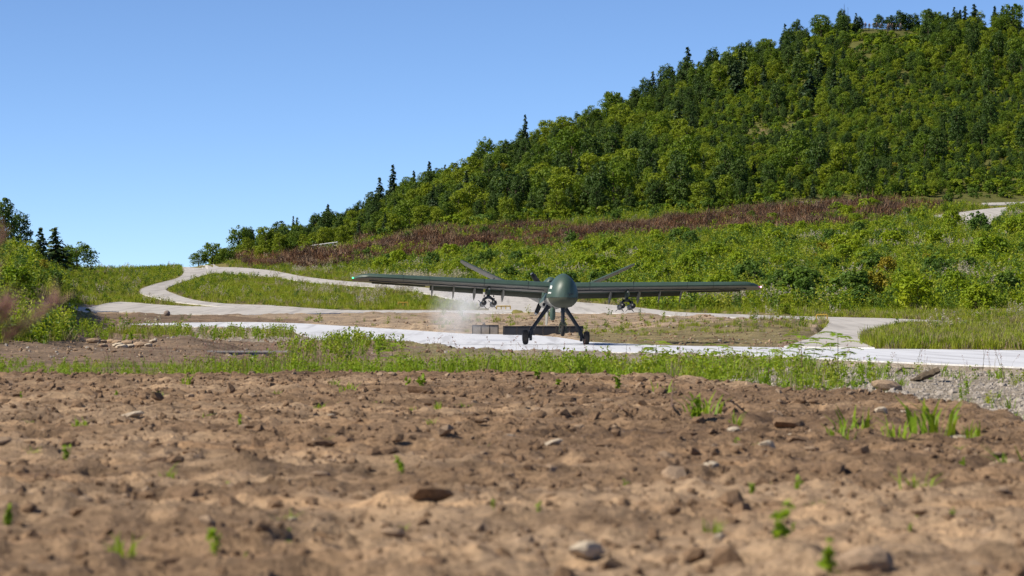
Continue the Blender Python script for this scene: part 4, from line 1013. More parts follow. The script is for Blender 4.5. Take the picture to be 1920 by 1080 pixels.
# grass right of the branch road, beside the strip
X, Y, px, py = sample(9000, 72, 160, 1540, 2100, rg); ok = ~on_road(X, Y, .3); X, Y = X[ok], Y[ok]
scatter('grass', 'yellowish grass between the branch road and the white strip', 'grass', X, Y, rg.uniform(.45, .95, len(X)) * np.where(hides_road(X, Y, 6), .7, 1), MD[:4], 28, .12, weights=[.42, .14, .12, .32])
def dead_clump(seed):
    g = np.random.default_rng(seed); V, Fq = blades(46, .8, .55, .014, seed, .9); P = sphere_dirs(70, g, .5) * np.array([.65, .65, .5]) * g.uniform(.4, 1, (70, 1)); P[:, 2] = np.abs(P[:, 2])
    return cmesh('dead_clump', [((V, Fq), 0), (leaf_quads(P, P, .07, g, .8), 0)], [M[('dead', 'dead_pale', 'dead', 'dead_grey', 'dead_grey')[seed % 5]]])
X, Y, px, py = sample(26000, 325, 392, 400, 1800, rg)
ok = inpoly(px, py + 16 * fbm(X * .12, Y * .12, 3), BROWN) & ((px > 700) | (rg.uniform(size=len(X)) < .5)) & ~on_road(X, Y, 3.0); sp = fbm(X * .1, Y * .1, 3)
g2 = ok & (fbm(X * .05 + 12, Y * .09, 3) > .10) & (rg.uniform(size=len(X)) < .35)
ok &= ~(g2 & (rg.uniform(size=len(X)) < .8))
scatter('scrub', 'dead brown scrub covering the cut bank below the wood', 'scrub', X[ok], Y[ok], rg.uniform(.35, 1.5, ok.sum()) * (1 + 1.3 * sp[ok]), [dead_clump(900 + i) for i in range(5)], 8, .3)
scatter('weeds', 'green weeds sprouting through the brown scrub', 'weeds', X[g2], Y[g2], rg.uniform(.6, 1.4, g2.sum()), WD, 9, .15)
# left bank cover
X, Y, px, py = sample(9000, 72, 200, -260, 135, rg)
zz = base_z(X, Y); ok = (zz > .15) & ~((py > 560) & (py < 610) & (rg.uniform(size=len(X)) < .75)) & ~on_road(X, Y, .4) & (rg.uniform(size=len(X)) < .55)
scatter('weeds', 'weeds and grass growing over the left bank', 'weeds', X[ok], Y[ok], rg.uniform(.35, 1.0, ok.sum()), WD + [MD[0], MD[3]], 10, .2)
# ------------------------------------------------------------------ green strip between the soil and the landing strip
def fresh_tuft(seed, n, h, w): return cmesh('fresh_tuft', [(blades(n, h, .13, w, seed, .8), 0)], [M['fresh']])
FT = [fresh_tuft(1000 + i, 16, .34, .0085) for i in range(3)]
FW = [cmesh('fresh_weed', [(weed(.42, 4, 11, .034, 1010 + i, .16), 0), (blades(5, .4, .06, .005, 1015 + i, .3), 0)], [M[m]]) for i, m in enumerate(('fresh', 'fresh', 'shrub', 'meadow'))]
DT = [cmesh('dry_tuft', [(blades(14, .42, .12, .005, 1020 + i, .7), 0)], [M['straw']]) for i in range(2)]
X, Y, px, py = sample(22000, 24, 60, -250, 2050, rg)
py = YH + F * H / Y
edge = np.interp(px, [s[0] for s in SOIL_EDGE], [s[1] for s in SOIL_EDGE]); rwn = np.interp(px, [t[0] for t in RW_NEAR], [t[1] for t in RW_NEAR])
dens = np.interp(px, [-250, 300, 380, 700, 1300, 1400, 1500, 1600, 1700, 2050], [.5, .42, .5, .5, .55, .5, .3, .14, .05, .09])
top = np.interp(px, [-250, 280, 400, 600, 720, 2050], [664, 664, 672, 680, 668, 640])
pat = fbm(X * .7, Y * .5, 3)
ok = (py < edge + 1 + 8 * pat) & (py > top) & (py > rwn + 3) & (rg.uniform(size=len(X)) < dens * np.clip(.5 + 2.4 * pat, .0, 1)) & ~on_road(X, Y, .25)
X, Y, px, py, pat = X[ok], Y[ok], px[ok], py[ok], pat[ok]
sc = rg.uniform(.45, 1.15, len(X)) * np.interp(px, [0, 300, 420, 700, 1000, 1450, 1700], [.5, .42, .58, .64, .72, .8, .6]) * (1 + .5 * pat) * np.interp(Y, [24, 40, 60], [.6, 1, 1.0])
kind = rg.uniform(size=len(X)); a = kind < .52; b_ = (kind >= .52) & (kind < .88); c_ = kind >= .88
scatter('grass', 'fresh green grass along the far edge of the bare soil', 'grass', X[a], Y[a], sc[a], FT, 11, .2)
scatter('weeds', 'leafy green weeds mixed into the grass along the soil edge', 'weeds', X[b_], Y[b_], sc[b_], FW, 12, .2)
scatter('grass', 'dry straw coloured grass among the green along the soil edge', 'grass', X[c_], Y[c_], sc[c_], DT, 13, .2)
# thin dry stalks with drooping heads in front of the strip
p1 = plumes(3, .75, .12, 1031, .09, .008); p2 = plumes(2, .9, .1, 1032, .1, .009)
X, Y, px, py = sample(700, 44, 58, 180, 1950, rg); ok = (rg.uniform(size=len(X)) < np.interp(px, [180, 650, 1100, 1950], [.2, .5, .3, .15])) & ~on_road(X, Y, .3)
scatter('grass', 'thin dry stalks with drooping heads standing before the white strip', 'grass', X[ok], Y[ok], rg.uniform(.5, 1.0, ok.sum()), [cmesh('stalk', [(q[0], 0), (q[1], 1)], [M['straw'], M['plume_red']]) for q in (p1, p2)], 14, .2)
# small growth left of the strip and on the banks behind it
X, Y, px, py = sample(9000, 60, 125, -100, 900, rg)
zone = inpoly(px, py, [(150, 612), (260, 612), (430, 618), (545, 622), (560, 645), (330, 640), (120, 640)]) | inpoly(px, py, [(520, 655), (700, 650), (760, 662), (560, 690)])
ok = zone & ~on_road(X, Y, .3) & (rg.uniform(size=len(X)) < np.clip(.25 + 1.6 * fbm(X * .3, Y * .3, 3), 0, .8))
scatter('weeds', 'scattered weeds on the dirt left of the white strip', 'weeds', X[ok], Y[ok], rg.uniform(.5, 1.3, ok.sum()), FW + DT, 15, .2)

# ------------------------------------------------------------------ clods, gravel and stones
def rock_mesh(name, mat, seed, flat=.6, sub=2, jag=.25):
    bm = bmesh.new(); bmesh.ops.create_icosphere(bm, subdivisions=sub, radius=1); g = random.Random(seed); ax = [Vector((g.uniform(-1, 1), g.uniform(-1, 1), g.uniform(-1, 1))).normalized() for _ in range(7)]; cut = [g.uniform(.45, .95) for _ in ax]
    for v in bm.verts:
        d = v.co.normalized(); r = 1.0
        for a_, c in zip(ax, cut):
            k = d.dot(a_)
            if k > c: r = min(r, c / k)
        v.co = d * r * (1 + g.uniform(-jag, jag) * .25); v.co.z *= flat; v.co.x *= g.uniform(.98, 1.02)
    me = bpy.data.meshes.new(name); bm.to_mesh(me); bm.free(); me.materials.append(mat)
    return me
CL = [rock_mesh('clod', M['clod'], 40 + i, .7, 1, .9) for i in range(4)] + [rock_mesh('crumb', M['stone'], 50 + i, .6, 1, .6) for i in range(2)]
X, Y, px, py = sample(56000, 7.5, 44, -300, 2200, rg); so_ = soil_mask(X, Y); cp = fbm(X * .5, Y * 1.1, 3)
ok = (so_ > .5) & (rg.uniform(size=len(X)) < np.clip(.45 + 1.3 * cp, .04, 1)); X, Y = X[ok], Y[ok]
sz = np.clip(.014 * np.exp(rg.normal(0, .65, len(X))), .005, .085)
scatter('clods', 'crumbled brown clods strewn over the bare soil', 'soil', X, Y, sz, CL, 16, .5, weights=[.23, .23, .23, .23, .04, .04])
X, Y, px, py = sample(16000, 9, 24, -300, 2200, rg)
ok = soil_mask(X, Y) > .6; X, Y = X[ok], Y[ok]
scatter('clods', 'fine crumbs of earth on the soil close by', 'soil', X, Y, np.clip(.006 * np.exp(rg.normal(0, .5, len(X))), .003, .02), CL, 17, .5, weights=[.23, .23, .23, .23, .04, .04])
GV = [rock_mesh('pebble', M['gravel'], 60 + i, .7, 1, .5) for i in range(4)]
X, Y, px, py = sample(26000, 20, 58, 640, 2200, rg); pf = YH + F * H / Y
ok = (soil_mask(X, Y) < .4) & (pf > np.interp(px, [t[0] for t in RW_NEAR], [t[1] for t in RW_NEAR]) + 1) & ~on_road(X, Y, .15) & (rg.uniform(size=len(X)) < np.interp(px, [640, 1250, 1500], [.1, .35, 1]))
X, Y = X[ok], Y[ok]; scatter('gravel', 'grey gravel on the shoulder of the white strip', 'gravel', X, Y, np.clip(.018 * np.exp(rg.normal(0, .55, len(X))), .006, .09), GV, 18, .6)
X, Y, px, py = sample(9000, 62, 150, -100, 1500, rg)
ok = ~on_road(X, Y, .3) & (base_z(X, Y) < 1.5); X, Y = X[ok], Y[ok]
scatter('gravel', 'broken earth and stones on the banks about the white strip', 'gravel', X, Y, np.clip(.035 * np.exp(rg.normal(0, .5, len(X))), .015, .12), GV[:1] + CL, 19, .6)
ROCK = [rock_mesh('stone', M['stone_pale'], 70, .55), rock_mesh('stone', M['stone'], 71, .6), rock_mesh('stone', M['stone_pale'], 72, .35), rock_mesh('stone', M['stone'], 73, .7), rock_mesh('stone', M['clod'], 74, .7), rock_mesh('stone', M['clod'], 75, .6)]
RL = ['pale angular stone', 'tan brown stone', 'flat pale stone', 'rounded tan stone', 'dark earth lump', 'dark flattened earth lump']
def soil_at(px_, py_):
    Y_ = F * H / (py_ - YH)
    for _ in range(6): Y_ = F * (H - gz((px_ - 960) / F * Y_, Y_)) / (py_ - YH)
    return (px_ - 960) / F * Y_, Y_
def stone(k, x, y, r, label, asp=1.0, rot=None):
    o = link('stone' if k < 4 else 'earth_lump', ROCK[k]); o.location = (x, y, gz(x, y) + r * .18); o.scale = (r * asp, r, r * rnd.uniform(.8, 1.1)); o.rotation_euler = (rnd.uniform(-.2, .2), rnd.uniform(-.2, .2), rnd.uniform(-.5, .5) if rot is None else rot)
    return tag(o, label, 'stone' if k < 4 else 'earth lump', 'stones and lumps lying on the bare soil')
for px_, py_, wpx, k, asp, lb in ((1440, 850, 45, 0, 1.0, 'pale rounded stone with a shaded right side on the soil'), (1322, 890, 64, 2, 1.0, 'flat cream coloured stone lying level on the soil'), (1556, 898, 66, 4, 1.0, 'large dark earth lump near the flat cream stone'), (1620, 1066, 120, 1, 1.0, 'big grey brown rock half buried in the soil'), (1862, 1008, 56, 3, 1.0, 'rounded tan boulder on the soil beside small pebbles'),
     (1880, 858, 60, 3, 1.0, 'tan stone beside the grass blade clump'), (1655, 782, 34, 0, 1.0, 'pale block behind the grass sprouts'), (1690, 785, 30, 2, 1.0, 'pale chip right behind the grass sprouts'), (1800, 829, 40, 2, 1.2, 'flat pale slab in front of the grass sprouts'), (1375, 816, 32, 2, 1.0, 'flat pale stone with a green leaf beside it'), (1142, 795, 40, 4, 1.0, 'dark pyramid shaped earth lump behind the twig'),
     (1480, 795, 66, 5, 1.0, 'broad dark lump shading a hollow'), (1290, 825, 44, 5, 1.0, 'dark lump with a mossy face'), (160, 972, 60, 5, 1.0, 'dark hollowed lump on the left of the soil'), (550, 970, 26, 2, 1.0, 'small pale chip beside a dry stem'), (858, 910, 50, 5, 1.2, 'dark broken crust of earth'), (810, 950, 70, 5, 1.3, 'long dark crust of earth on pale soil'), (1035, 835, 50, 2, 1.2, 'thin pale flake lying on the soil'),
     (250, 784, 48, 2, 1.2, 'long pale flake on the far soil'), (790, 743, 46, 5, 1.3, 'dark overhanging lump at the far edge of the soil'), (1480, 884, 34, 4, 1.0, 'dark lump left of the large dark lump'), (1520, 882, 26, 4, 1.0, 'small dark lump behind the large dark lump'), (1462, 733, 30, 3, .9, 'tan stone on the far crest of the soil'), (1500, 735, 34, 1, 1.0, 'brown stone on the far crest of the soil'),
     (1660, 733, 60, 1, 1.2, 'wide brown lump at the gravel edge'), (8, 962, 40, 2, 1.0, 'pale slab cut by the green sprig'), (730, 868, 40, 5, 1.0, 'dark rounded lump in the middle of the soil'), (1010, 785, 34, 4, 1.0, 'dark lump left of the twig'), (975, 905, 22, 4, 1.0, 'small dark lump in open soil'), (600, 845, 46, 5, 1.4, 'shallow dark crust left of centre')):
    x, y = soil_at(px_, py_); stone(k, x, y, wpx / 2 / F * y, lb, asp)
X, Y, px, py = sample(4000, 9, 42, -60, 1980, rg); ok = soil_mask(X, Y) > .6; X, Y, px = X[ok], Y[ok], px[ok]
r_ = np.clip(.030 * np.exp(rg.normal(0, .4, len(X))), .016, .085); k = thin(X, Y, .35)[:210]
for q in k:
    t = int(rg.choice(6, p=[.07, .14, .09, .10, .34, .26])); sz = 'tiny' if r_[q] < .022 else 'small' if r_[q] < .034 else 'fist sized'
    zone = 'by the gravel shoulder' if px[q] > 1500 and Y[q] > 22 else 'near the grass strip' if Y[q] > 32 else 'in the rutted middle of the soil' if Y[q] > 18 else 'among fine crumbs on the soil'
    stone(t, X[q], Y[q], r_[q], '%s %s %s' % (sz, RL[t], zone), rnd.uniform(.9, 1.5))

# ------------------------------------------------------------------ sprouts, saplings, twigs, plumes
def sprout(px_, py_, hpx, kind, label):
    x, y = soil_at(px_, py_); h = hpx * 1.2 / F * y; sd_ = int(px_ * 7 + py_)
    e = empty('grass_sprout' if kind == 'g' else 'seedling', (x, y, gz(x, y) - .005)); tag(e, label, 'grass sprout' if kind == 'g' else 'seedling', 'sprouts growing on the bare soil')
    if kind == 'g': link('leaves', cmesh('leaves', [(blades(20, h, h * .5, h * .045, sd_, .9), 0)], [M['fresh']]), e)
    else:
        link('leaves', cmesh('leaves', [(weed(h, 3, 7, h * .22, sd_, h * .3), 0)], [M['fresh']]), e)
        b = MB(); b.tube([(0, 0, -.01), (h * .05, 0, h * .5), (h * .02, 0, h * .85)], [h * .03, h * .02, h * .01], 5); b.build('stem', M['fresh'], e)
for a in ((403, 1028, 42, 's', 'bright green seedling on open soil at the near side'), (14, 988, 34, 's', 'green seedling beside the pale slab'), (1462, 1030, 58, 's', 'leafy seedling left of the big half buried rock'), (1556, 1062, 54, 's', 'seedling pair against the big half buried rock'), (318, 900, 36, 'g', 'thin grass sprout by the dry branch'), (428, 926, 24, 's', 'small seedling right of the dry branch'),
          (150, 812, 26, 'g', 'small grass sprout on the far left soil'), (1578, 822, 46, 'g', 'spreading grass sprout left of the other sprouts'), (1612, 820, 60, 'g', 'upright grass sprout in the row of sprouts'), (1682, 824, 48, 'g', 'broad grass sprout in the middle of the row of sprouts'), (1752, 830, 78, 'g', 'tallest grass sprout of the row'), (1818, 824, 42, 'g', 'last grass sprout of the row towards the gravel'), (1906, 862, 66, 'g', 'leaning grass blades beside the tan stone'),
          (1322, 772, 50, 'g', 'thin grass sprout behind the forked twig'), (1305, 800, 40, 's', 'reddish seedling near the forked twig'), (1240, 738, 36, 'g', 'grass sprout on the far crest of the soil'), (1160, 730, 24, 's', 'seedling on the far crest of the soil'), (1045, 722, 20, 's', 'small seedling before the grass strip'), (1440, 918, 16, 's', 'tiny seedling near the dark lumps'), (1496, 930, 26, 's', 'tiny seedling below the dark lumps'), (1380, 822, 14, 's', 'tiny leaf beside a flat pale stone'),
          (225, 1040, 56, 'g', 'wispy grass on the near left soil'), (530, 978, 34, 'g', 'short dry sprout beside a pale chip'), (1716, 930, 52, 'g', 'wispy grass on open soil at the right'), (1335, 1012, 34, 'g', 'wispy grass on open soil near the seedling'), (467, 1045, 20, 's', 'small seedling at the near edge of the soil'), (1805, 880, 20, 's', 'tiny seedling below the pale slab'), (1172, 905, 18, 's', 'tiny seedling in open soil'), (600, 775, 18, 'g', 'tiny grass sprout on the far soil'), (820, 778, 16, 'g', 'tiny grass sprout on the far middle soil')):
    sprout(*a)
for i in range(46):
    a = rnd.uniform(20, 1900); b_ = 720 + 330 * rnd.random() ** 1.6; k = rnd.choice('gs')
    if b_ < np.interp(a, [q[0] for q in SOIL_EDGE], [q[1] for q in SOIL_EDGE]) + 12: continue
    sprout(a, b_, rnd.uniform(10, 26), k, ('thin grass sprout' if k == 'g' else 'tiny green seedling') + (' in the far rutted soil' if b_ < 780 else ' on the open soil' if b_ < 880 else ' among the near clods'))
def sapling(px_, base, top, seed, label):
    """a stem with whorls of feather-shaped leaves"""
    x, y = soil_at(px_, base); h = (base - top) / F * y * 1.2; g = np.random.default_rng(seed)
    e = empty('sapling', (x, y, gz(x, y) - .01)); tag(e, label, 'sapling', 'saplings before the white strip')
    b = MB(); lean = g.uniform(-.08, .08); b.tube([(0, 0, 0), (lean * h * .5, 0, h * .5), (lean * h, 0, h * .9)], [.008, .006, .003], 6); b.build('stem', M['twig'], e)
    for k in range(13):
        f = .45 + .5 * k / 12; az = k * 2.4 + g.uniform(-.3, .3); L = h * g.uniform(.36, .50) * (1.15 - .45 * abs(f - .7)); P = []; D = []; o0 = np.array([lean * h * f, 0, h * f]); d = np.array([math.cos(az), math.sin(az), .35])
        V = []; sd = np.array([-math.sin(az), math.cos(az), 0])
        for j in range(7):
            u = (j + 1) / 7; c = o0 + d * L * u - np.array([0, 0, .35 * L * u * u]); w_ = L * .26 * (1 - .5 * abs(u - .5))
            for s in (-1, 1):
                t = c + sd * s * w_ + d * w_ * .35 - np.array([0, 0, w_ * .2]); m = (c + t) / 2; q = d * w_ * .30
                V += [c, m + q, t, m - q]
        V = np.array(V); link('leaf', np_mesh('leaf', V, np.arange(len(V)).reshape(-1, 4), [M['fresh']]), e)
sapling(1571, 722, 638, 1, 'sapling with feathery bright leaves standing tallest before the pale branch road')
sapling(1505, 720, 640, 2, 'feathery leaved sapling left of the tallest sapling')
sapling(1352, 714, 655, 3, 'feathery leaved sapling leaning in the green strip')
sapling(1226, 706, 646, 4, 'broad feathery sapling rising from the green strip')
sapling(1440, 722, 664, 5, 'short feathery sapling between the taller saplings')
sapling(735, 704, 650, 6, 'upright leafy plant at the edge of the dirt mound')
# bent twigs
for pts, r, lb in ((((1150, 735, 0), (1168, 752, 20), (1196, 786, 0)), .008, 'straight dry twig leaning on the soil'), (((1262, 782, 0), (1258, 765, 14), (1262, 745, 36)), .010, 'short upright dry stub'), (((1335, 774, 0), (1345, 752, 20), (1368, 730, 40)), .011, 'forked dry twig slanting out of the soil'),
                   (((10, 900, 4), (120, 896, 10), (200, 905, 4), (262, 884, 14)), .008, 'long dry branch lying on the left soil'), (((0, 925, 3), (40, 915, 8), (70, 900, 3)), .008, 'short dry branch end below the long branch'), (((296, 872, 0), (310, 850, 14), (336, 836, 22)), .007, 'tangled dry weed stalk on the left soil'), (((1680, 700, 4), (1692, 692, 12), (1712, 696, 6), (1730, 692, 8)), .010, 'crooked root lying at the edge of the strip')):
    P = []
    for a, b_, up in pts:
        x, y = soil_at(pts[0][0] if False else a, b_ if up < 8 else max(p[1] for p in pts)); P.append((x, y, gz(x, y) + up / F * y + .005))
    b = MB(); b.tube(P, [r * y / 25 * (1 - .15 * i) for i in range(len(P))], 6); tag(b.build('dry_twig', M['twig'], None, True), lb, 'twig', 'dry twigs on the soil')
# torn mat of roots overhanging the shoulder
x, y = soil_at(1735, 716); b = MB(); g = random.Random(4); rg_ = []
for i in range(9):
    u = i / 8; cx = -.2 + .4 * u; hh = .10 + .10 * math.sin(u * 2.2) + g.uniform(-.02, .02)
    rg_.append([Vector((cx + g.uniform(-.02, .02), .15 * math.cos(t) + g.uniform(-.02, .02), .04 + .16 * u + hh * .3 * math.sin(t) + g.uniform(-.015, .015))) for t in [2 * math.pi * k / 10 for k in range(10)]])
b.loft(rg_); o = b.build('root_mat', M['bark'], None, False); o.location = (x, y, gz(x, y) - .03); tag(o, 'torn dark mat of roots and earth overhanging the gravel shoulder', 'root mat')
# plume grass close to the camera at the left edge
def plume_clump(x, y, n, h, seed, label, reach):
    g = np.random.default_rng(seed); e = empty('plume_grass', (x, y, gz(x, y) - .01)); tag(e, label, 'plume grass', 'plume grass beside the soil')
    b = MB(); V = []
    for k in range(n):
        bx, by = g.normal(0, .05, 2); hh = h * g.uniform(.78, 1.12); dx = reach * g.uniform(.7, 1.2); dy = g.normal(0, .10)
        pts = [Vector((bx + dx * u ** 1.8, by + dy * u, hh * (u - .12 * u ** 4))) for u in (0, .3, .6, .85, 1.0)]
        b.tube(pts, [.003, .003, .0025, .002, .001], 4)
        for j in range(120):
            u = g.uniform(.0, 1.0); p = np.array(pts[3].lerp(pts[4], u * 1.25)) if True else None
            d = np.array([dx * .5 + g.normal(0, .35), g.normal(0, .4), .7 + g.normal(0, .3)]); d = d / np.linalg.norm(d) * g.uniform(.03, .075)
            s_ = np.cross(d, g.normal(size=3)); s_ = s_ / np.linalg.norm(s_) * .0014
            V += [p - s_, p + s_, p + d + s_ * .4, p + d - s_ * .4]
    b.build('stalks', M['straw'], e); V = np.array(V); link('plumes', np_mesh('plumes', V, np.arange(len(V)).reshape(-1, 4), [M['plume_red']]), e)
plume_clump(-1.80, 7.4, 14, .96, 5, 'reddish plume grass arching in close by, out of focus, before the left bank', .40)
plume_clump(-1.80, 7.9, 10, 1.08, 6, 'taller reddish plume grass behind the arching blurred plumes', .28)

# ------------------------------------------------------------------ built things
M['yellow_paint'] = mat_plain('yellow_paint', (.42, .27, .03), .6, 0, .1, 6)
M['flag'] = mat_plain('yellow_cloth', (.85, .70, .03), .7, 0, .1, 6)
M['net'] = mat_plain('black_sheet', (.016, .016, .02), .6, 0, .3, 4)
M['grey_sheet'] = mat_plain('grey_sheet', (.27, .235, .20), .8, 0, .2, 4)
M['post'] = mat_plain('rail_white', (.72, .71, .68), .6, 0, .1, 6)
def at(px_, py_): return unproject(px_, py_)
def screen(px0, px1, top, base, Yd, n, mat, label, skew=0.0):
    x0 = (px0 - 960) / F * Yd; x1 = (px1 - 960) / F * Yd; h = zpy(Yd, top) - zpy(Yd, base); xm = (x0 + x1) / 2; zb = zpy(Yd, base)
    e = empty('screen', (xm, Yd, zb)); tag(e, label, 'screen', 'low screens behind the strip'); wd = (x1 - x0) / n
    for i in range(n):
        b = MB(); c = x0 - xm + wd * (i + .5); b.box((c, 0, h / 2), (wd - .05, .02, h - .03)); b.build('panel', mat, e)
    for i in range(n + 1):
        c = x0 - xm + wd * i; b = MB(); b.tube([(c + (skew if i == 0 else 0), 0, -.35), (c, 0, h + .02)], .022, 6); b.build('post', M['dark_metal'], e)
    b = MB(); b.tube([(x0 - xm, -.02, h), (x1 - xm, -.02, h)], .018, 6); b.build('top_rail', M['dark_metal'], e)
screen(944, 1093, 612, 630, 127, 6, M['net'], 'low black sheet screen behind the strip under the drone')
screen(886, 934, 610, 628, 129, 3, M['grey_sheet'], 'low grey sheet screen in the dust beside the black screen')
def barrier(px_, base, wpx, hpx, label, n=4):
    x, y = at(px_, base); wd = wpx / F * y; h = hpx / F * y; e = empty('barrier', (x, y, gz(x, y)), rnd.uniform(-.1, .1)); tag(e, label, 'barrier', 'yellow pipe barriers')
    for k in range(n): c = -wd / 2 + wd * k / (n - 1); b = MB(); b.tube([(c, 0, -.1), (c, 0, h)], .032, 8); b.build('post', M['yellow_paint'], e)
    b = MB(); b.tube([(-wd / 2, 0, h), (wd / 2, 0, h)], .036, 8); b.build('rail', M['yellow_paint'], e)
barrier(1541, 601, 20, 11, 'yellow pipe barrier beside the road fork', 2)
barrier(944, 582, 26, 8, 'yellow pipe barrier in the grass between wheel pod and body', 4)
barrier(756, 578, 18, 8, 'weathered yellow pipe barrier half hidden in the meadow', 3)
# white railing on the bench above the saddle
e = None; Yd = 376; x0 = (564 - 960) / F * Yd; x1 = (632 - 960) / F * Yd
e = empty('railing', (x0, Yd, 0)); tag(e, 'white wooden railing at the foot of the wood above the saddle', 'railing')
zz = [zpy(Yd, 469 - 9 * i / 9) for i in range(10)]
for i in range(10):
    b = MB(); c = (x1 - x0) * i / 9; b.box((c, 0, zz[i] - .1), (.12, .12, 1.2)); b.build('post', M['post'], e)
for dz in (.42, .02):
    b = MB(); b.tube([((x1 - x0) * i / 9, -.09, zz[i] + dz) for i in range(10)], .05, 6); b.build('rail', M['post'], e)
# mast on the hilltop
Yd = 648; x = (1583 - 960) / F * Yd; z0 = gz(x, Yd); zt = zpy(Yd, 7); e = empty('antenna_mast', (x, Yd, z0)); tag(e, 'thin lattice antenna mast rising from the trees on the hilltop', 'antenna mast'); h = zt - z0
b = MB()
for a in (0, 2.09, 4.19): b.tube([(.22 * math.cos(a), .22 * math.sin(a), 0), (.10 * math.cos(a), .10 * math.sin(a), h * .75)], .05, 5)
for i in range(9): b.tube([(.2, 0, h * .08 * i), (-.15, .12, h * .08 * (i + 1))], .025, 4); b.tube([(-.15, -.14, h * .08 * i), (.16, 0, h * .08 * (i + 1))], .025, 4)
b.build('lattice', M['dark_metal'], e); b = MB(); b.tube([(0, 0, h * .74), (0, 0, h)], [.05, .03], 5); b.build('whip', M['dark_metal'], e)
x2 = (1590 - 960) / F * Yd; b = MB(); b.tube([(0, 0, 0), (0, 0, zpy(Yd, 14) - z0)], [.045, .03], 5); o = b.build('antenna_pole', M['dark_metal']); o.location = (x2, Yd, z0); tag(o, 'shorter thin pole right of the lattice mast on the hilltop', 'pole')
# ball, flags, stakes, culvert
x, y = at(313, 594); rr = 6.2 / F * y; bm = MB(); bm.ball((0, 0, 0), rr, 24, 16); o = bm.build('ball', mat_plain('mottled_grey', (.20, .16, .14), .9, 0, .5, 9, .2), None, True); o.location = (x, y, zpy(y, 588)); b = MB(); b.tube([(0, 0, -rr * .8), (0, 0, -rr * 2.2)], .03, 6); b.build('peg', M['twig'], o); tag(o, 'round mottled grey ball marker at the edge of the pale road', 'ball')
for px_, py_, lb in ((146, 586, 'yellow flag on a short stick beside the road'), (122, 575, 'small yellow flag on the bank behind the other flag')):
    x, y = at(px_, py_); h = 13 / F * y; e = empty('marker_flag', (x, y, gz(x, y))); tag(e, lb, 'flag', 'yellow marker flags'); b = MB(); b.tube([(0, 0, -.1), (.02, 0, h)], .012, 6); b.build('stick', M['twig'], e)
    b = MB(); w_ = 8 / F * y; n = 6; vs = []
    for i in range(n):
        for j in (0, 1): vs += [(-w_ * i / (n - 1), .03 * math.sin(i * 1.6) + .004 * s, h - j * h * .55 + .04 * i * j) for s in (0, 1)]
    b.add(vs, [(4 * i + a, 4 * i + c, 4 * i + 4 + c, 4 * i + 4 + a) for i in range(n - 1) for a, c in ((0, 2), (2, 3), (3, 1), (1, 0))]); b.build('cloth', M['flag'], e)
for px_, py_, hp, lb in ((1767, 618, 20, 'thin rusty stake in the grass right of the branch road'), (1793, 622, 22, 'rusty stake with a crooked top in the roadside grass')):
    x, y = at(px_, py_); h = hp / F * y; b = MB(); b.tube([(0, 0, -.1), (.01, 0, h * .7), (.03, 0, h)], [.03, .028, .022], 6); o = b.build('stake', M['twig']); o.location = (x, y, gz(x, y)); tag(o, lb, 'stake', 'stakes beside the road')
x, y = soil_at(455, 653); e = empty('culvert_wall', (x, y, gz(x, y))); tag(e, 'low grey concrete culvert wall beside the white strip', 'culvert')
wd = 110 / F * y; n = 3; M['wet_slab'] = mat_plain('wet_slab', (.16, .16, .18), .8, 0, .4, 3)
for i in range(n):
    b = MB(); b.box((-wd / 2 + wd * (i + .5) / n, 0, .02), (wd / n - .015, .22, .30)); b.build('block', M['wet_slab'], e)
b = MB(); b.box((.3, -.01, .19), (wd + .9, .28, .04)); b.build('coping', M['concrete'], e)
for i in range(14):
    x, y = soil_at(170 + i * 9 + rnd.uniform(-6, 6), 650 + rnd.uniform(-5, 4)); o = link('rubble_stone', ROCK[rnd.choice((0, 1, 3))]); r = rnd.uniform(.09, .2); o.location = (x, y, gz(x, y) + .03); o.scale = (r * 1.4, r, r); o.rotation_euler = (0, 0, rnd.uniform(0, 3)); tag(o, 'grey rubble stone in the wet ditch left of the culvert wall', 'stone', 'rubble in the ditch')
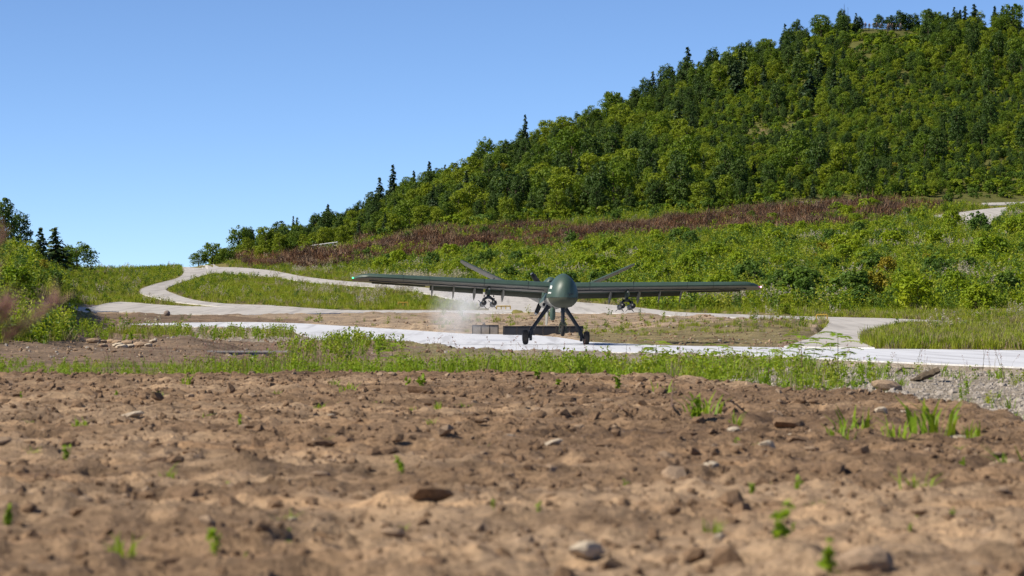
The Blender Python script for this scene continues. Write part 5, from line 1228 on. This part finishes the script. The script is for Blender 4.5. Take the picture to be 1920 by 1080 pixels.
# ------------------------------------------------------------------ people on the hilltop
def person_mesh(seed):
    me = bpy.data.meshes.new('person'); g = random.Random(seed); sp = g.uniform(.09, .14); ar = g.uniform(.02, .10)
    J = {'pel': (0, 0, .95, .15), 'wa': (0, 0, 1.1, .14), 'ch': (0, 0, 1.34, .17), 'ne': (0, -.01, 1.5, .065), 'he': (0, -.02, 1.62, .105), 'to': (0, -.01, 1.70, .085),
         'hl': (-sp, 0, .9, .095), 'kl': (-sp - .01, -.02, .5, .07), 'al': (-sp - .01, .02, .09, .05), 'tl': (-sp - .02, -.13, .04, .04), 'hr': (sp, 0, .9, .095), 'kr': (sp + .01, -.02, .5, .07), 'ar': (sp + .01, .02, .09, .05), 'tr': (sp + .02, -.13, .04, .04),
         'sl': (-.19, 0, 1.42, .07), 'el': (-.25 - ar, .02, 1.14, .05), 'wl': (-.25 - ar, -.06, .88, .038), 'sr': (.19, 0, 1.42, .07), 'er': (.25 + ar, .02, 1.14, .05), 'wr': (.25 + ar, -.06, .88, .038)}
    ks = list(J); E = [('pel', 'wa'), ('wa', 'ch'), ('ch', 'ne'), ('ne', 'he'), ('he', 'to'), ('pel', 'hl'), ('hl', 'kl'), ('kl', 'al'), ('al', 'tl'), ('pel', 'hr'), ('hr', 'kr'), ('kr', 'ar'), ('ar', 'tr'), ('ch', 'sl'), ('sl', 'el'), ('el', 'wl'), ('ch', 'sr'), ('sr', 'er'), ('er', 'wr')]
    me.from_pydata([J[k][:3] for k in ks], [(ks.index(a), ks.index(b)) for a, b in E], []); o = bpy.data.objects.new('tmp', me); C.objects.link(o)
    sk = o.modifiers.new('skin', 'SKIN')
    for i, k in enumerate(ks): me.skin_vertices[0].data[i].radius = (J[k][3], J[k][3] * .85); me.skin_vertices[0].data[i].use_root = (k == 'pel')
    ss = o.modifiers.new('sub', 'SUBSURF'); ss.levels = 1
    dg = bpy.context.evaluated_depsgraph_get(); out = bpy.data.meshes.new_from_object(o.evaluated_get(dg)); bpy.data.objects.remove(o); return out
SKIN = mat_plain('skin', (.45, .27, .19), .6, 0, .1, 5); HAIR = mat_plain('dark_hair', (.02, .016, .014), .6, 0, .1, 5)
CLO = {'dark blue': (.02, .03, .08), 'black': (.015, .015, .018), 'olive': (.07, .07, .035), 'white': (.6, .6, .6), 'brown': (.05, .028, .02), 'grey': (.06, .06, .07)}
base_p = [person_mesh(i) for i in range(3)]
TR = mat_plain('dark_trousers', (.025, .027, .035), .8, 0, .2, 5)
cl = ['dark blue', 'black', 'brown', 'dark blue', 'olive', 'black', 'grey', 'brown', 'olive', 'dark blue', 'brown', 'black', 'grey', 'olive', 'brown', 'dark blue']
cmat = {k: mat_plain(k.replace(' ', '_') + '_cloth', v, .8, 0, .15, 5) for k, v in CLO.items()}
for i, c in enumerate(cl):
    me = base_p[i % 3].copy(); me.materials.clear()
    for m in (cmat[c], TR, SKIN, HAIR): me.materials.append(m)
    for f in me.polygons:
        z = f.center.z; f.use_smooth = True
        f.material_index = 1 if z < .98 and abs(f.center.x) < .24 else (2 if (z > 1.52 or z < .90) else 0)
        if z > 1.66 or (z > 1.55 and f.center.y > .02): f.material_index = 3
    o = link('person', me); pxp = 1624 + (i // 4) * 19 + rnd.uniform(-8, 10); Yd = 645 + rnd.uniform(-3, 8); x = (pxp - 960) / F * Yd
    o.location = (x, Yd, gz(x, Yd)); o.rotation_euler = (0, 0, rnd.uniform(-.8, .8)); s = rnd.uniform(.94, 1.05); o.scale = (s, s, s)
    tag(o, 'person in %s top and dark trousers standing in the row on the hilltop%s' % (c, ''), 'person', 'people lined up on the hilltop')
